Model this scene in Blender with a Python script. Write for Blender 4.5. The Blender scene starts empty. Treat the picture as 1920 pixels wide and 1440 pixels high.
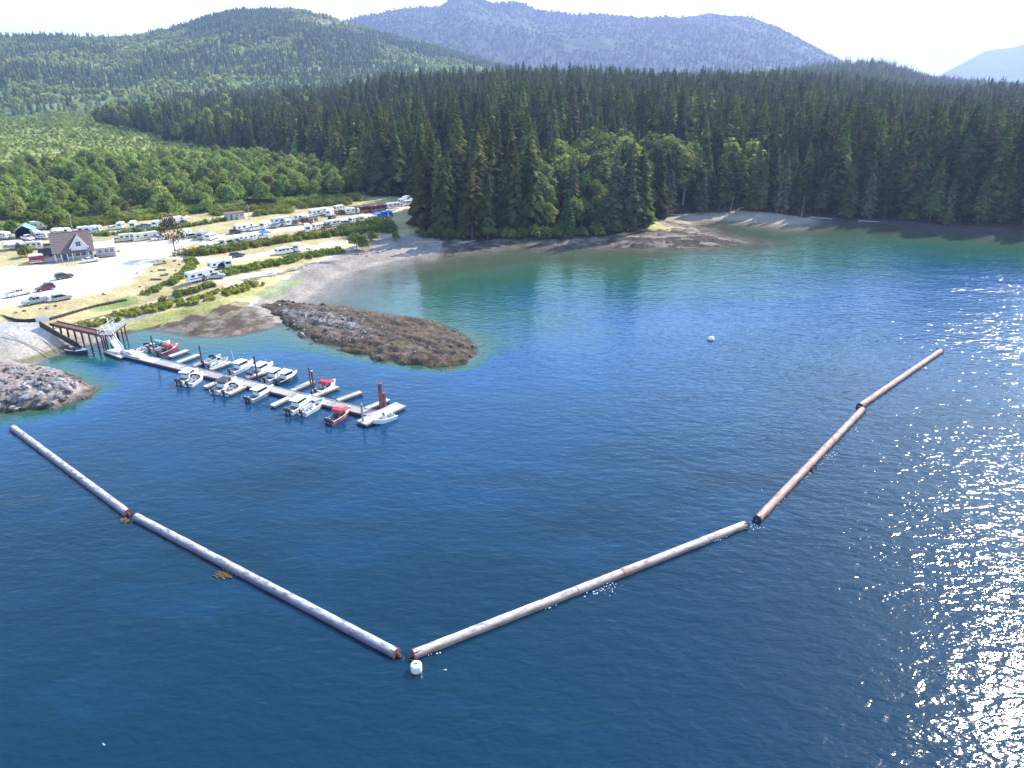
import bpy, bmesh, math, random
import numpy as np
from mathutils import Vector, Matrix

random.seed(7)
RS = np.random.RandomState(11)
SC = bpy.context.scene
COL = SC.collection
R = math.radians

# ------------------------------------------------------------------ camera, sky, sun, exposure
H = 55.0                                    # drone height in metres above the sea
F = 1297.0                                  # focal length in units of a 1920 px wide picture
P = math.atan(570 / F)                      # downward pitch
cam = bpy.data.cameras.new('camera')
cam_o = bpy.data.objects.new('camera', cam)
COL.objects.link(cam_o)
cam_o.location = (0, 0, H)
cam_o.rotation_euler = (math.pi / 2 - P, 0, 0)
cam.sensor_width = 36
cam.lens = F / 1920 * 36
cam.clip_start = 0.5
cam.clip_end = 60000
SC.camera = cam_o

SUN_AZ = R(47)                              # to the right of the view direction (+Y)
SUN_EL = R(40)
world = bpy.data.worlds.new('World')
SC.world = world
world.use_nodes = True
wn = world.node_tree
wn.nodes.clear()
sky = wn.nodes.new('ShaderNodeTexSky')
sky.sky_type = 'NISHITA'
sky.sun_disc = False
sky.sun_elevation = SUN_EL
sky.sun_rotation = SUN_AZ
sky.altitude = 50
sky.air_density = 1.25
sky.dust_density = 0.22
sky.ozone_density = 2.2
bg = wn.nodes.new('ShaderNodeBackground')
bg.inputs['Strength'].default_value = 0.15
wo = wn.nodes.new('ShaderNodeOutputWorld')
wn.links.new(sky.outputs[0], bg.inputs[0])
wn.links.new(bg.outputs[0], wo.inputs[0])

sun = bpy.data.lights.new('sun', 'SUN')
sun.energy = 2.9
sun.angle = R(0.53)
sun.color = (1.0, 0.95, 0.86)
sun_o = bpy.data.objects.new('sun', sun)
COL.objects.link(sun_o)
sd = Vector((math.sin(SUN_AZ) * math.cos(SUN_EL), math.cos(SUN_AZ) * math.cos(SUN_EL), math.sin(SUN_EL)))
sun_o.rotation_euler = (-sd).to_track_quat('-Z', 'Y').to_euler()
sun_o.location = (200, 200, 900)

SC.view_settings.view_transform = 'Standard'
SC.view_settings.look = 'None'
SC.view_settings.gamma = 1.0
SC.view_settings.use_curve_mapping = False
SC.view_settings.exposure = 1.62
SC.render.engine = 'CYCLES'
SC.cycles.use_denoising = True
SC.cycles.max_bounces = 5
SC.cycles.diffuse_bounces = 3
SC.cycles.glossy_bounces = 3
SC.cycles.transmission_bounces = 3
SC.cycles.transparent_max_bounces = 8
SC.cycles.volume_bounces = 0
SC.cycles.sample_clamp_indirect = 4

# ------------------------------------------------------------------ helpers
cP, sP = math.cos(P), math.sin(P)


def G(px, py, z=0.0):
    """where the view ray of a photo pixel meets the level z, in metres"""
    u, v = (px - 960) / F, (py - 720) / F
    dz = -sP - v * cP
    t = (z - H) / dz
    return (u * t, (cP - v * sP) * t)


def GV(px, py, z=0.0):
    x, y = G(px, py, z)
    return Vector((x, y, z))


def PIX(x, y, z):
    """numpy: photo pixel of a world point"""
    dz = z - H
    d = y * cP - dz * sP
    return 960 + F * x / d, 720 - F * (y * sP + dz * cP) / d


def heading(a, b, z=3.8):
    p, q = G(*a, z), G(*b, z)
    return math.atan2(q[1] - p[1], q[0] - p[0])


def tag(o, label=None, cat=None, group=None, kind=None):
    if label: o['label'] = label
    if cat: o['category'] = cat
    if group: o['group'] = group
    if kind: o['kind'] = kind
    return o


def link(o, parent=None):
    COL.objects.link(o)
    if parent is not None: o.parent = parent
    return o


def empty(name, loc=(0, 0, 0), rz=0.0, label=None, cat=None, group=None):
    o = bpy.data.objects.new(name, None)
    o.empty_display_size = 0.5
    link(o)
    o.location = loc
    o.rotation_euler = (0, 0, rz)
    return tag(o, label, cat, group)


def copy_tree(o, parent=None):
    c = o.copy()
    COL.objects.link(c)
    if parent is not None: c.parent = parent
    for ch in o.children: copy_tree(ch, c)
    return c


class MB:
    """collects vertices and faces; build() links them as one mesh object"""

    def __init__(s):
        s.v, s.f, s.m = [], [], []

    def add(s, verts, faces, mi=0):
        n = len(s.v)
        s.v += [tuple(p) for p in verts]
        s.f += [tuple(i + n for i in f) for f in faces]
        s.m += [mi] * len(faces)
        return s

    def box(s, c, d, rz=0.0, mi=0, taper=1.0, rot=None):
        x, y, z = d[0] / 2, d[1] / 2, d[2] / 2
        M = rot if rot is not None else Matrix.Rotation(rz, 3, 'Z')
        vs = []
        for sz, k in ((-z, 1.0), (z, taper)):
            for sx, sy in ((-x, -y), (x, -y), (x, y), (-x, y)):
                vs.append(Vector(c) + M @ Vector((sx * k, sy * k, sz)))
        return s.add(vs, [(3, 2, 1, 0), (4, 5, 6, 7), (0, 1, 5, 4), (1, 2, 6, 5), (2, 3, 7, 6), (3, 0, 4, 7)], mi)

    def bar(s, a, b, w, h=None, mi=0):
        a, b = Vector(a), Vector(b)
        q = (b - a).to_track_quat('X', 'Z').to_matrix()
        return s.box((a + b) / 2, ((b - a).length, w, h or w), rot=q, mi=mi)

    def tube(s, a, b, r0, r1=None, n=10, mi=0, caps=True):
        a, b = Vector(a), Vector(b)
        r1 = r0 if r1 is None else r1
        q = (b - a).to_track_quat('Z', 'Y').to_matrix()
        vs = []
        for c, r in ((a, r0), (b, r1)):
            for i in range(n):
                t = 2 * math.pi * i / n
                vs.append(c + q @ Vector((r * math.cos(t), r * math.sin(t), 0)))
        fs = [(i, (i + 1) % n, n + (i + 1) % n, n + i) for i in range(n)]
        if caps: fs += [tuple(range(n - 1, -1, -1)), tuple(range(n, 2 * n))]
        return s.add(vs, fs, mi)

    def lathe(s, c, prof, n=16, mi=0, axis='Z'):
        vs, fs = [], []
        for (r, z) in prof:
            for i in range(n):
                t = 2 * math.pi * i / n
                p = (r * math.cos(t), r * math.sin(t), z)
                if axis == 'Y': p = (p[0], p[2], p[1])
                vs.append((c[0] + p[0], c[1] + p[1], c[2] + p[2]))
        for k in range(len(prof) - 1):
            for i in range(n):
                j = (i + 1) % n
                fs.append((k * n + i, k * n + j, k * n + n + j, k * n + n + i))
        fs.append(tuple(range(n - 1, -1, -1)))
        fs.append(tuple(range((len(prof) - 1) * n, len(prof) * n)))
        return s.add(vs, fs, mi)

    def prism(s, prof, y0, y1, mi=0, inset=0.0, axis='Y'):
        """side profile (x, z) pushed across from y0 to y1, with softened side edges"""
        n = len(prof)
        cx = sum(p[0] for p in prof) / n
        cz = sum(p[1] for p in prof) / n
        rings = [(y0, inset), (y0 + inset * 1.0, 0), (y1 - inset * 1.0, 0), (y1, inset)] if inset else [(y0, 0), (y1, 0)]
        vs = []
        for y, k in rings:
            for x, z in prof:
                dx, dz = cx - x, cz - z
                L = math.hypot(dx, dz) or 1
                p = (x + dx / L * k, y, z + dz / L * k)
                if axis == 'X': p = (y, p[0], p[2])
                vs.append(p)
        fs = []
        for q in range(len(rings) - 1):
            for i in range(n):
                j = (i + 1) % n
                fs.append((q * n + i, q * n + j, q * n + n + j, q * n + n + i))
        fs.append(tuple(range(n - 1, -1, -1)))
        m = (len(rings) - 1) * n
        fs.append(tuple(range(m, m + n)))
        return s.add(vs, fs, mi)

    def mesh(s, name, mats, smooth=False):
        me = bpy.data.meshes.new(name)
        me.from_pydata(s.v, [], s.f)
        for m in (mats if isinstance(mats, (list, tuple)) else [mats]): me.materials.append(m)
        if any(s.m): me.polygons.foreach_set('material_index', s.m)
        bm = bmesh.new()
        bm.from_mesh(me)
        bmesh.ops.recalc_face_normals(bm, faces=bm.faces)
        bm.to_mesh(me)
        bm.free()
        if smooth: me.polygons.foreach_set('use_smooth', [True] * len(me.polygons))
        me.update()
        return me

    def build(s, name, mats, parent=None, smooth=False, loc=(0, 0, 0), rz=0.0):
        o = bpy.data.objects.new(name, s.mesh(name, mats, smooth))
        link(o, parent)
        o.location = loc
        o.rotation_euler = (0, 0, rz)
        return o


def np_mesh(name, verts, faces, mat, smooth=False, col=None, attrs=None):
    """mesh from numpy arrays; faces (n,4) or (n,3)"""
    me = bpy.data.meshes.new(name)
    k = faces.shape[1]
    me.vertices.add(len(verts))
    me.vertices.foreach_set('co', np.asarray(verts, np.float32).ravel())
    me.loops.add(len(faces) * k)
    me.loops.foreach_set('vertex_index', np.asarray(faces, np.int32).ravel())
    me.polygons.add(len(faces))
    me.polygons.foreach_set('loop_start', np.arange(0, len(faces) * k, k, dtype=np.int32))
    if smooth: me.polygons.foreach_set('use_smooth', np.ones(len(faces), bool))
    me.materials.append(mat)
    if col is not None:
        a = me.color_attributes.new('Col', 'FLOAT_COLOR', 'POINT')
        c4 = np.ones((len(verts), 4), np.float32)
        c4[:, :3] = col
        a.data.foreach_set('color', c4.ravel())
    for n, arr in (attrs or {}).items():
        a = me.attributes.new(n, 'FLOAT', 'POINT')
        a.data.foreach_set('value', np.asarray(arr, np.float32))
    me.update(calc_edges=True)
    return me


def np_obj(name, *a, parent=None, **k):
    return link(bpy.data.objects.new(name, np_mesh(name, *a, **k)), parent)


def _hash(ix, iy, seed):
    n = (ix.astype(np.int64) * 374761393 + iy.astype(np.int64) * 668265263 + seed * 974711) & 0xffffffff
    n = ((n ^ (n >> 13)) * 1274126177) & 0xffffffff
    n = n ^ (n >> 16)
    return (n & 0xffff) / 65535.0


def vnoise(x, y, seed=0):
    x0, y0 = np.floor(x), np.floor(y)
    fx, fy = x - x0, y - y0
    fx, fy = fx * fx * (3 - 2 * fx), fy * fy * (3 - 2 * fy)
    a, b = _hash(x0, y0, seed), _hash(x0 + 1, y0, seed)
    c, d = _hash(x0, y0 + 1, seed), _hash(x0 + 1, y0 + 1, seed)
    return (a * (1 - fx) + b * fx) * (1 - fy) + (c * (1 - fx) + d * fx) * fy


def fbm(x, y, seed=0, octs=4, gain=0.5):
    s, a, t = 0, 1.0, 0
    for k in range(octs):
        s = s + a * vnoise(x * 2 ** k + 17.3 * k, y * 2 ** k - 9.1 * k, seed + k)
        t += a
        a *= gain
    return s / t                            # 0..1


def sstep(a, b, x):
    t = np.clip((x - a) / (b - a), 0, 1)
    return t * t * (3 - 2 * t)


def in_poly(x, y, poly):
    r = np.zeros(np.shape(x), bool)
    n = len(poly)
    for i in range(n):
        x1, y1 = poly[i]
        x2, y2 = poly[(i + 1) % n]
        if y1 == y2: continue
        c = (y1 > y) != (y2 > y)
        r ^= c & (x < (x2 - x1) * (y - y1) / (y2 - y1) + x1)
    return r


def dist_line(x, y, pts, closed=False):
    d = np.full(np.shape(x), 1e9)
    n = len(pts)
    for i in range(n if closed else n - 1):
        x1, y1 = pts[i]
        x2, y2 = pts[(i + 1) % n]
        dx, dy = x2 - x1, y2 - y1
        t = np.clip(((x - x1) * dx + (y - y1) * dy) / (dx * dx + dy * dy + 1e-9), 0, 1)
        d = np.minimum(d, np.hypot(x - x1 - t * dx, y - y1 - t * dy))
    return d


def polyG(pts, z):
    return [G(a, b, z) for a, b in pts]


# ------------------------------------------------------------------ materials
MATS = {}


def mat(name, col, rough=0.6, var=0.0, vscale=1.0, metal=0.0, bump=0.0, bscale=4.0, spec=0.5, col2=None, rnd=0.0, stretch=None):
    """procedural surface: colour with noise wear, optional bump, optional variation per object"""
    if name in MATS: return MATS[name]
    m = bpy.data.materials.new(name)
    m.use_nodes = True
    nt = m.node_tree
    b = nt.nodes['Principled BSDF']
    b.inputs['Roughness'].default_value = rough
    b.inputs['Metallic'].default_value = metal
    b.inputs['Specular IOR Level'].default_value = spec
    b.inputs['Base Color'].default_value = (*col, 1)
    if var or col2 or bump:
        tc = nt.nodes.new('ShaderNodeTexCoord')
        src = tc.outputs['Object']
        if stretch:
            mp = nt.nodes.new('ShaderNodeMapping')
            mp.inputs['Scale'].default_value = stretch
            nt.links.new(src, mp.inputs[0])
            src = mp.outputs[0]
        n = nt.nodes.new('ShaderNodeTexNoise')
        n.inputs['Scale'].default_value = vscale
        n.inputs['Detail'].default_value = 5
        nt.links.new(src, n.inputs['Vector'])
        mr = nt.nodes.new('ShaderNodeMapRange')
        mr.inputs[1].default_value = 0.35
        mr.inputs[2].default_value = 0.65
        nt.links.new(n.outputs[0], mr.inputs[0])
        mx = nt.nodes.new('ShaderNodeMix')
        mx.data_type = 'RGBA'
        c2 = col2 or tuple(c * (1 - var) for c in col)
        mx.inputs[6].default_value = (*col, 1)
        mx.inputs[7].default_value = (*c2, 1)
        nt.links.new(mr.outputs[0], mx.inputs[0])
        out = mx.outputs[2]
        if rnd: out = obj_random(nt, out, rnd)
        nt.links.new(out, b.inputs['Base Color'])
        if bump:
            n2 = nt.nodes.new('ShaderNodeTexNoise')
            n2.inputs['Scale'].default_value = bscale
            n2.inputs['Detail'].default_value = 6
            nt.links.new(src, n2.inputs['Vector'])
            bp = nt.nodes.new('ShaderNodeBump')
            bp.inputs['Distance'].default_value = bump
            nt.links.new(n2.outputs[0], bp.inputs['Height'])
            nt.links.new(bp.outputs[0], b.inputs['Normal'])
    MATS[name] = m
    return m


def obj_random(nt, out, amount):
    oi = nt.nodes.new('ShaderNodeObjectInfo')
    hs = nt.nodes.new('ShaderNodeHueSaturation')
    m1 = nt.nodes.new('ShaderNodeMapRange')
    m1.inputs[3].default_value = 1 - amount
    m1.inputs[4].default_value = 1 + amount
    nt.links.new(oi.outputs['Random'], m1.inputs[0])
    nt.links.new(m1.outputs[0], hs.inputs['Value'])
    ml = nt.nodes.new('ShaderNodeMath')
    ml.operation = 'MULTIPLY'
    ml.inputs[1].default_value = 7.31
    nt.links.new(oi.outputs['Random'], ml.inputs[0])
    fr = nt.nodes.new('ShaderNodeMath')
    fr.operation = 'FRACT'
    nt.links.new(ml.outputs[0], fr.inputs[0])
    m2 = nt.nodes.new('ShaderNodeMapRange')
    m2.inputs[3].default_value = 0.5 - amount * 0.07
    m2.inputs[4].default_value = 0.5 + amount * 0.07
    nt.links.new(fr.outputs[0], m2.inputs[0])
    nt.links.new(m2.outputs[0], hs.inputs['Hue'])
    nt.links.new(out, hs.inputs['Color'])
    return hs.outputs[0]


def foliage(name, c1, c2, trans=0.3, rnd=0.35, scale=0.35):
    m = bpy.data.materials.new(name)
    m.use_nodes = True
    nt = m.node_tree
    nt.nodes.clear()
    tc = nt.nodes.new('ShaderNodeTexCoord')
    n = nt.nodes.new('ShaderNodeTexNoise')
    n.inputs['Scale'].default_value = scale
    n.inputs['Detail'].default_value = 4
    nt.links.new(tc.outputs['Object'], n.inputs['Vector'])
    mr = nt.nodes.new('ShaderNodeMapRange')
    mr.inputs[1].default_value = 0.36
    mr.inputs[2].default_value = 0.64
    nt.links.new(n.outputs[0], mr.inputs[0])
    mx = nt.nodes.new('ShaderNodeMix')
    mx.data_type = 'RGBA'
    mx.inputs[6].default_value = (*c1, 1)
    mx.inputs[7].default_value = (*c2, 1)
    nt.links.new(mr.outputs[0], mx.inputs[0])
    col = obj_random(nt, mx.outputs[2], rnd)
    d = nt.nodes.new('ShaderNodeBsdfDiffuse')
    t = nt.nodes.new('ShaderNodeBsdfTranslucent')
    nt.links.new(col, d.inputs[0])
    tm = nt.nodes.new('ShaderNodeVectorMath')
    tm.operation = 'MULTIPLY'
    tm.inputs[1].default_value = (1.55, 1.5, 0.9)
    nt.links.new(col, tm.inputs[0])
    nt.links.new(tm.outputs[0], t.inputs[0])
    ms = nt.nodes.new('ShaderNodeMixShader')
    ms.inputs[0].default_value = trans
    nt.links.new(d.outputs[0], ms.inputs[1])
    nt.links.new(t.outputs[0], ms.inputs[2])
    o = nt.nodes.new('ShaderNodeOutputMaterial')
    nt.links.new(ms.outputs[0], o.inputs[0])
    return m


def ground_mat(name, var=0.3, bump=0.25, scales=(0.12, 1.3), bscale=1.2, flat=False):
    """colour attribute of the terrain broken up by two sizes of noise"""
    m = bpy.data.materials.new(name)
    m.use_nodes = True
    nt = m.node_tree
    b = nt.nodes['Principled BSDF']
    b.inputs['Roughness'].default_value = 0.95
    b.inputs['Specular IOR Level'].default_value = 0.15
    a = nt.nodes.new('ShaderNodeAttribute')
    a.attribute_name = 'Col'
    tc = nt.nodes.new('ShaderNodeTexCoord')
    out = a.outputs['Color']
    for sc, k in zip(scales, (var, var)):
        n = nt.nodes.new('ShaderNodeTexNoise')
        n.inputs['Scale'].default_value = sc
        n.inputs['Detail'].default_value = 6
        n.inputs['Roughness'].default_value = 0.65
        nt.links.new(tc.outputs['Object'], n.inputs['Vector'])
        mr = nt.nodes.new('ShaderNodeMapRange')
        mr.inputs[1].default_value = 0.3
        mr.inputs[2].default_value = 0.7
        mr.inputs[3].default_value = 1 - k
        mr.inputs[4].default_value = 1 + k
        nt.links.new(n.outputs[0], mr.inputs[0])
        vm = nt.nodes.new('ShaderNodeVectorMath')
        vm.operation = 'SCALE'
        nt.links.new(out, vm.inputs[0])
        nt.links.new(mr.outputs[0], vm.inputs['Scale'])
        out = vm.outputs[0]
    nt.links.new(out, b.inputs['Base Color'])
    if bump:
        n2 = nt.nodes.new('ShaderNodeTexNoise')
        n2.inputs['Scale'].default_value = bscale
        n2.inputs['Detail'].default_value = 8
        nt.links.new(tc.outputs['Object'], n2.inputs['Vector'])
        bp = nt.nodes.new('ShaderNodeBump')
        bp.inputs['Distance'].default_value = bump
        nt.links.new(n2.outputs[0], bp.inputs['Height'])
        nt.links.new(bp.outputs[0], b.inputs['Normal'])
    return m


def water_mat():
    m = bpy.data.materials.new('sea_water')
    m.use_nodes = True
    nt = m.node_tree
    N, L = nt.nodes.new, nt.links.new
    b = nt.nodes['Principled BSDF']
    out = nt.nodes['Material Output']
    tc = N('ShaderNodeTexCoord')

    def noise(scale, stretch, rot, detail=3, rough=0.5, dist=0.0):
        mp = N('ShaderNodeMapping')
        mp.inputs['Rotation'].default_value = (0, 0, rot)
        mp.inputs['Scale'].default_value = (scale * stretch[0], scale * stretch[1], scale)
        L(tc.outputs['Object'], mp.inputs[0])
        n = N('ShaderNodeTexNoise')
        n.inputs['Scale'].default_value = 1
        n.inputs['Detail'].default_value = detail
        n.inputs['Roughness'].default_value = rough
        n.inputs['Distortion'].default_value = dist
        L(mp.outputs[0], n.inputs['Vector'])
        return n.outputs[0]

    def math_(op, a, v, c=None):
        k = N('ShaderNodeMath')
        k.operation = op
        L(a, k.inputs[0])
        if isinstance(v, (int, float)): k.inputs[1].default_value = v
        else: L(v, k.inputs[1])
        if c is not None: k.inputs[2].default_value = c
        return k.outputs[0]

    # chop: wind waves running towards the camera's left, crests long across the wind
    swell = noise(0.2, (0.5, 1.0), R(32), 2)
    chop = noise(0.85, (0.5, 1.0), R(28), 2, 0.5, 0.3)
    rip = noise(2.5, (0.6, 1.0), R(20), 2, 0.5, 0.2)
    fine = noise(5.0, (0.8, 1.0), R(40), 2, 0.6)
    gust = noise(0.02, (1.0, 1.6), R(-10), 3)
    ch = N('ShaderNodeAttribute'); ch.attribute_name = 'choppy'
    h = math_('MULTIPLY', swell, 0.29)
    h = math_('ADD', h, math_('MULTIPLY', chop, 0.25))
    h2 = math_('ADD', math_('MULTIPLY', rip, 0.058), math_('MULTIPLY', fine, 0.008))
    h = math_('ADD', h, h2)
    gm = N('ShaderNodeMapRange')
    gm.inputs[1].default_value = 0.35; gm.inputs[2].default_value = 0.65
    gm.inputs[3].default_value = 0.7; gm.inputs[4].default_value = 1.15
    L(gust, gm.inputs[0])
    h = math_('MULTIPLY', h, gm.outputs[0])
    h = math_('MULTIPLY', h, math_('MULTIPLY', ch.outputs['Fac'], 0.82))
    bp = N('ShaderNodeBump')
    bp.inputs['Distance'].default_value = 1.0
    bp.inputs['Strength'].default_value = 1.0
    L(h, bp.inputs['Height'])
    L(bp.outputs[0], b.inputs['Normal'])
    # colour by depth of water and painted sky reflection, with weed and sand patches in the shallows
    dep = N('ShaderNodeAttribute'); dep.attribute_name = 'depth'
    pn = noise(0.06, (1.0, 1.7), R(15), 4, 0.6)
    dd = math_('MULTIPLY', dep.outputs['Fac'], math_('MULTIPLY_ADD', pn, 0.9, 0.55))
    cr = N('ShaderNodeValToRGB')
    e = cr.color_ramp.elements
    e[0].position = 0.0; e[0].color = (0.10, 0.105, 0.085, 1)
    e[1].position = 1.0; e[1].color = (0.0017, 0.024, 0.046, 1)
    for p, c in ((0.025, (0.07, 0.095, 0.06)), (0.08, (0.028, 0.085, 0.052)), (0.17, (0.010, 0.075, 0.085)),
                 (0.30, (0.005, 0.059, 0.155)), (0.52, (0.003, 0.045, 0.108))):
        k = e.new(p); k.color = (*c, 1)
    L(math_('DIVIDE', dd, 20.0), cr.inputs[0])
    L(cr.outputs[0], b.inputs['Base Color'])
    b.inputs['Roughness'].default_value = 0.075
    b.inputs['IOR'].default_value = 1.33
    tr = N('ShaderNodeBsdfTransparent')
    ms = N('ShaderNodeMixShader')
    al = N('ShaderNodeMapRange')
    al.inputs[1].default_value = 0.0; al.inputs[2].default_value = 1.1
    al.inputs[3].default_value = 0.12; al.inputs[4].default_value = 1.0
    L(dep.outputs['Fac'], al.inputs[0])
    L(al.outputs[0], ms.inputs[0])
    L(tr.outputs[0], ms.inputs[1])
    L(b.outputs[0], ms.inputs[2])
    L(ms.outputs[0], out.inputs[0])
    return m


M_GROUND = ground_mat('ground_soil_grass')
M_ROCK = ground_mat('shore_rock', var=0.4, bump=0.35, scales=(0.35, 2.2), bscale=1.6)
M_HILL = ground_mat('forested_slope', var=0.35, bump=6.0, scales=(0.004, 0.03), bscale=0.03)
M_FAR = ground_mat('far_slope', var=0.3, bump=20.0, scales=(0.0012, 0.012), bscale=0.012)
M_WATER = water_mat()
M_CON = foliage('conifer_needles', (0.076, 0.102, 0.036), (0.185, 0.208, 0.072), 0.56, 0.42, 0.25)
M_CONB = foliage('greyish_conifer_needles', (0.085, 0.095, 0.05), (0.16, 0.15, 0.085), 0.3, 0.25, 0.3)
M_ALD = foliage('alder_leaves', (0.15, 0.21, 0.058), (0.29, 0.335, 0.12), 0.5, 0.3, 0.35)
M_MAPLE = foliage('dull_olive_leaves', (0.10, 0.132, 0.05), (0.20, 0.22, 0.095), 0.45, 0.3, 0.35)
M_SHRUB = foliage('shrub_leaves', (0.105, 0.145, 0.032), (0.24, 0.25, 0.065), 0.4, 0.28, 0.4)
M_BROOM = foliage('yellow_green_broom', (0.24, 0.26, 0.045), (0.44, 0.42, 0.10), 0.42, 0.2, 0.4)
M_FCON = foliage('far_conifer_needles', (0.028, 0.05, 0.03), (0.06, 0.09, 0.045), 0.3, 0.4, 0.1)
M_HCON = foliage('hill_conifer_needles', (0.09, 0.135, 0.05), (0.17, 0.22, 0.08), 0.4, 0.5, 0.1)
M_BROWN = foliage('brown_leaves', (0.075, 0.05, 0.032), (0.14, 0.10, 0.065), 0.15, 0.2, 0.5)
M_YOUNG = foliage('young_alder_leaves', (0.25, 0.31, 0.095), (0.40, 0.44, 0.17), 0.5, 0.3, 0.3)
M_BARK = mat('bark', (0.10, 0.08, 0.06), 0.9, 0.4, 1.5)
M_SNAG = mat('grey_snag', (0.24, 0.215, 0.19), 0.9, 0.3, 2)
M_PALEBARK = mat('pale_dead_wood', (0.42, 0.38, 0.33), 0.85, 0.35, 2.0)

# ------------------------------------------------------------------ lie of the land
LOT = 3.8
shore_px = [(47, 688), (75, 673), (100, 664), (130, 657), (158, 648), (200, 634), (228, 626), (270, 613), (330, 621),
            (360, 628), (400, 630), (440, 628), (475, 621), (505, 613), (530, 604), (545, 585), (560, 572), (575, 560),
            (590, 549), (610, 532), (660, 510), (697, 499), (760, 483), (835, 471), (900, 462.5), (960, 456),
            (1050, 458), (1150, 456), (1230, 458), (1310, 455), (1372, 451), (1335, 441), (1300, 424), (1285, 414),
            (1330, 411), (1400, 415), (1480, 421.5), (1545, 414), (1640, 419), (1750, 428), (1920, 440), (2200, 462),
            (2700, 500)]
SHORE = polyG(shore_px, 0)
LAND = SHORE + [(1500, 420), (9000, 4000), (9000, 16500), (-12000, 16500), (-12000, 400), (-400, 128), (-150, 124)]
RIDGE_PX = [-900, 190, 400, 560, 700, 900, 1200, 1420, 1560, 1640, 1750, 1920, 2300, 3200]
RIDGE_H = [2, 3, 5, 8, 13, 18, 18, 16, 13, 11, 7, 4, 3, 3]
BACK_H = [4, 6, 8, 9, 9, 13, 16, 22, 40, 47, 16, 2, 1, 1]


def coast(x, y):
    """signed distance to the waterline, positive on land"""
    d = dist_line(x, y, SHORE)
    return np.where(in_poly(x, y, LAND), d, -d)


def height(x, y, s=None):
    if s is None: s = coast(x, y)
    az = x / np.maximum(y, 60) * 1.092 * F + 960
    rng = y
    h = np.where(s < 0, -np.minimum(0.045 * -s + 0.00042 * s * s, 20.0), 0)
    land = np.interp(s, [0, 4, 22, 29, 60], [0, 0.5, 2.9, LOT, LOT])
    rise = np.interp(az, RIDGE_PX, RIDGE_H) * sstep(325, 720, rng) * (1 - 0.5 * sstep(780, 1000, rng))
    rise = rise + np.interp(az, RIDGE_PX, BACK_H) * sstep(950, 1500, rng)
    rise = rise + 9 * sstep(380, 1400, rng) * (az < 2000)
    rough = (fbm(x * 0.011, y * 0.011, 3, 3) - 0.5) * np.interp(rng, [300, 420, 900], [0.0, 6, 14])
    fine = (fbm(x * 0.12, y * 0.12, 5, 3) - 0.5) * 0.22 * sstep(2, 10, s)
    return np.where(s > 0, land + (rise + rough) * sstep(10, 60, s) + fine, h)


def zat(x, y):
    return float(height(np.array([x]), np.array([y]))[0])


def onland(px, py):
    """ground point seen at a photo pixel"""
    z = LOT
    for _ in range(3):
        x, y = G(px, py, z)
        z = max(zat(x, y), 0.0)
    return Vector((x, y, z))


def Pz(pts, z=LOT): return polyG(pts, z)


lot_poly = Pz([(-200, 503), (0, 498), (60, 496), (100, 494), (130, 497), (180, 488), (208, 474), (218, 462), (226, 452), (262, 449),
               (330, 447), (372, 450), (350, 466), (332, 480), (300, 489), (277, 508), (255, 528), (205, 545), (140, 558),
               (80, 569), (0, 579), (-200, 600)])
road1 = Pz([(240, 458), (330, 455), (385, 449), (440, 441), (520, 432), (600, 421), (680, 407), (735, 394), (790, 378), (830, 372)])
road2 = Pz([(150, 447), (205, 436), (250, 430), (330, 424), (395, 413), (440, 405), (480, 400)])
road3 = Pz([(335, 482), (380, 486), (420, 490), (455, 484), (520, 472), (580, 462), (650, 450), (700, 446)])
road4 = Pz([(20, 452), (60, 447), (110, 445), (150, 447)])
path1 = Pz([(88, 607), (150, 590), (215, 574), (262, 560), (300, 551), (350, 541), (405, 527), (430, 517), (470, 508), (520, 498)])
path2 = Pz([(365, 556), (410, 540), (470, 512), (530, 497)])
broom_poly = Pz([(200, 590), (260, 574), (310, 566), (365, 558), (420, 545), (470, 526), (490, 530), (460, 546), (410, 560), (350, 575), (290, 583), (215, 598)])
lawn_poly = Pz([(165, 565), (240, 547), (262, 553), (235, 561), (170, 574)])
mud_poly = polyG([(200, 640), (215, 612), (300, 590), (400, 577), (470, 572), (520, 600), (560, 640), (420, 650)], 1.0)
algae_poly = polyG([(478, 552), (520, 528), (580, 515), (570, 530), (530, 548), (480, 560)], 1.4)
strip_poly = Pz([(345, 492), (420, 489), (470, 480), (560, 463), (650, 449), (712, 443), (700, 452), (640, 463), (560, 480), (470, 499),
                 (400, 524), (355, 528)])
grass_far = Pz([(1150, 430), (1290, 420), (1260, 438), (1180, 442)], 2.5)
forest_poly = Pz([(185, 250), (380, 285), (540, 310), (640, 348), (700, 366), (785, 372), (792, 436), (880, 437), (960, 440), (1040, 440),
                  (1110, 432), (1190, 424), (1212, 412), (1232, 397), (1300, 388), (1400, 387.5), (1500, 394), (1570, 400), (1600, 404),
                  (1750, 413), (1920, 425), (2300, 449)], LOT) + [(1100, 520), (1400, 2400), (-500, 2600), (-760, 1500)]
alder_poly = Pz([(-260, 432), (0, 412), (28, 420), (75, 425), (130, 424), (190, 420), (300, 408), (360, 402), (430, 396), (520, 385), (600, 378),
                 (690, 366), (640, 348), (560, 322), (400, 314), (300, 322), (0, 338), (-260, 350)], LOT)
young_poly = Pz([(-260, 350), (0, 338), (300, 322), (400, 314), (555, 320), (540, 310), (380, 285), (185, 250)], LOT) + [(-760, 1500), (-1500, 1650), (-1500, 700)]

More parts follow.
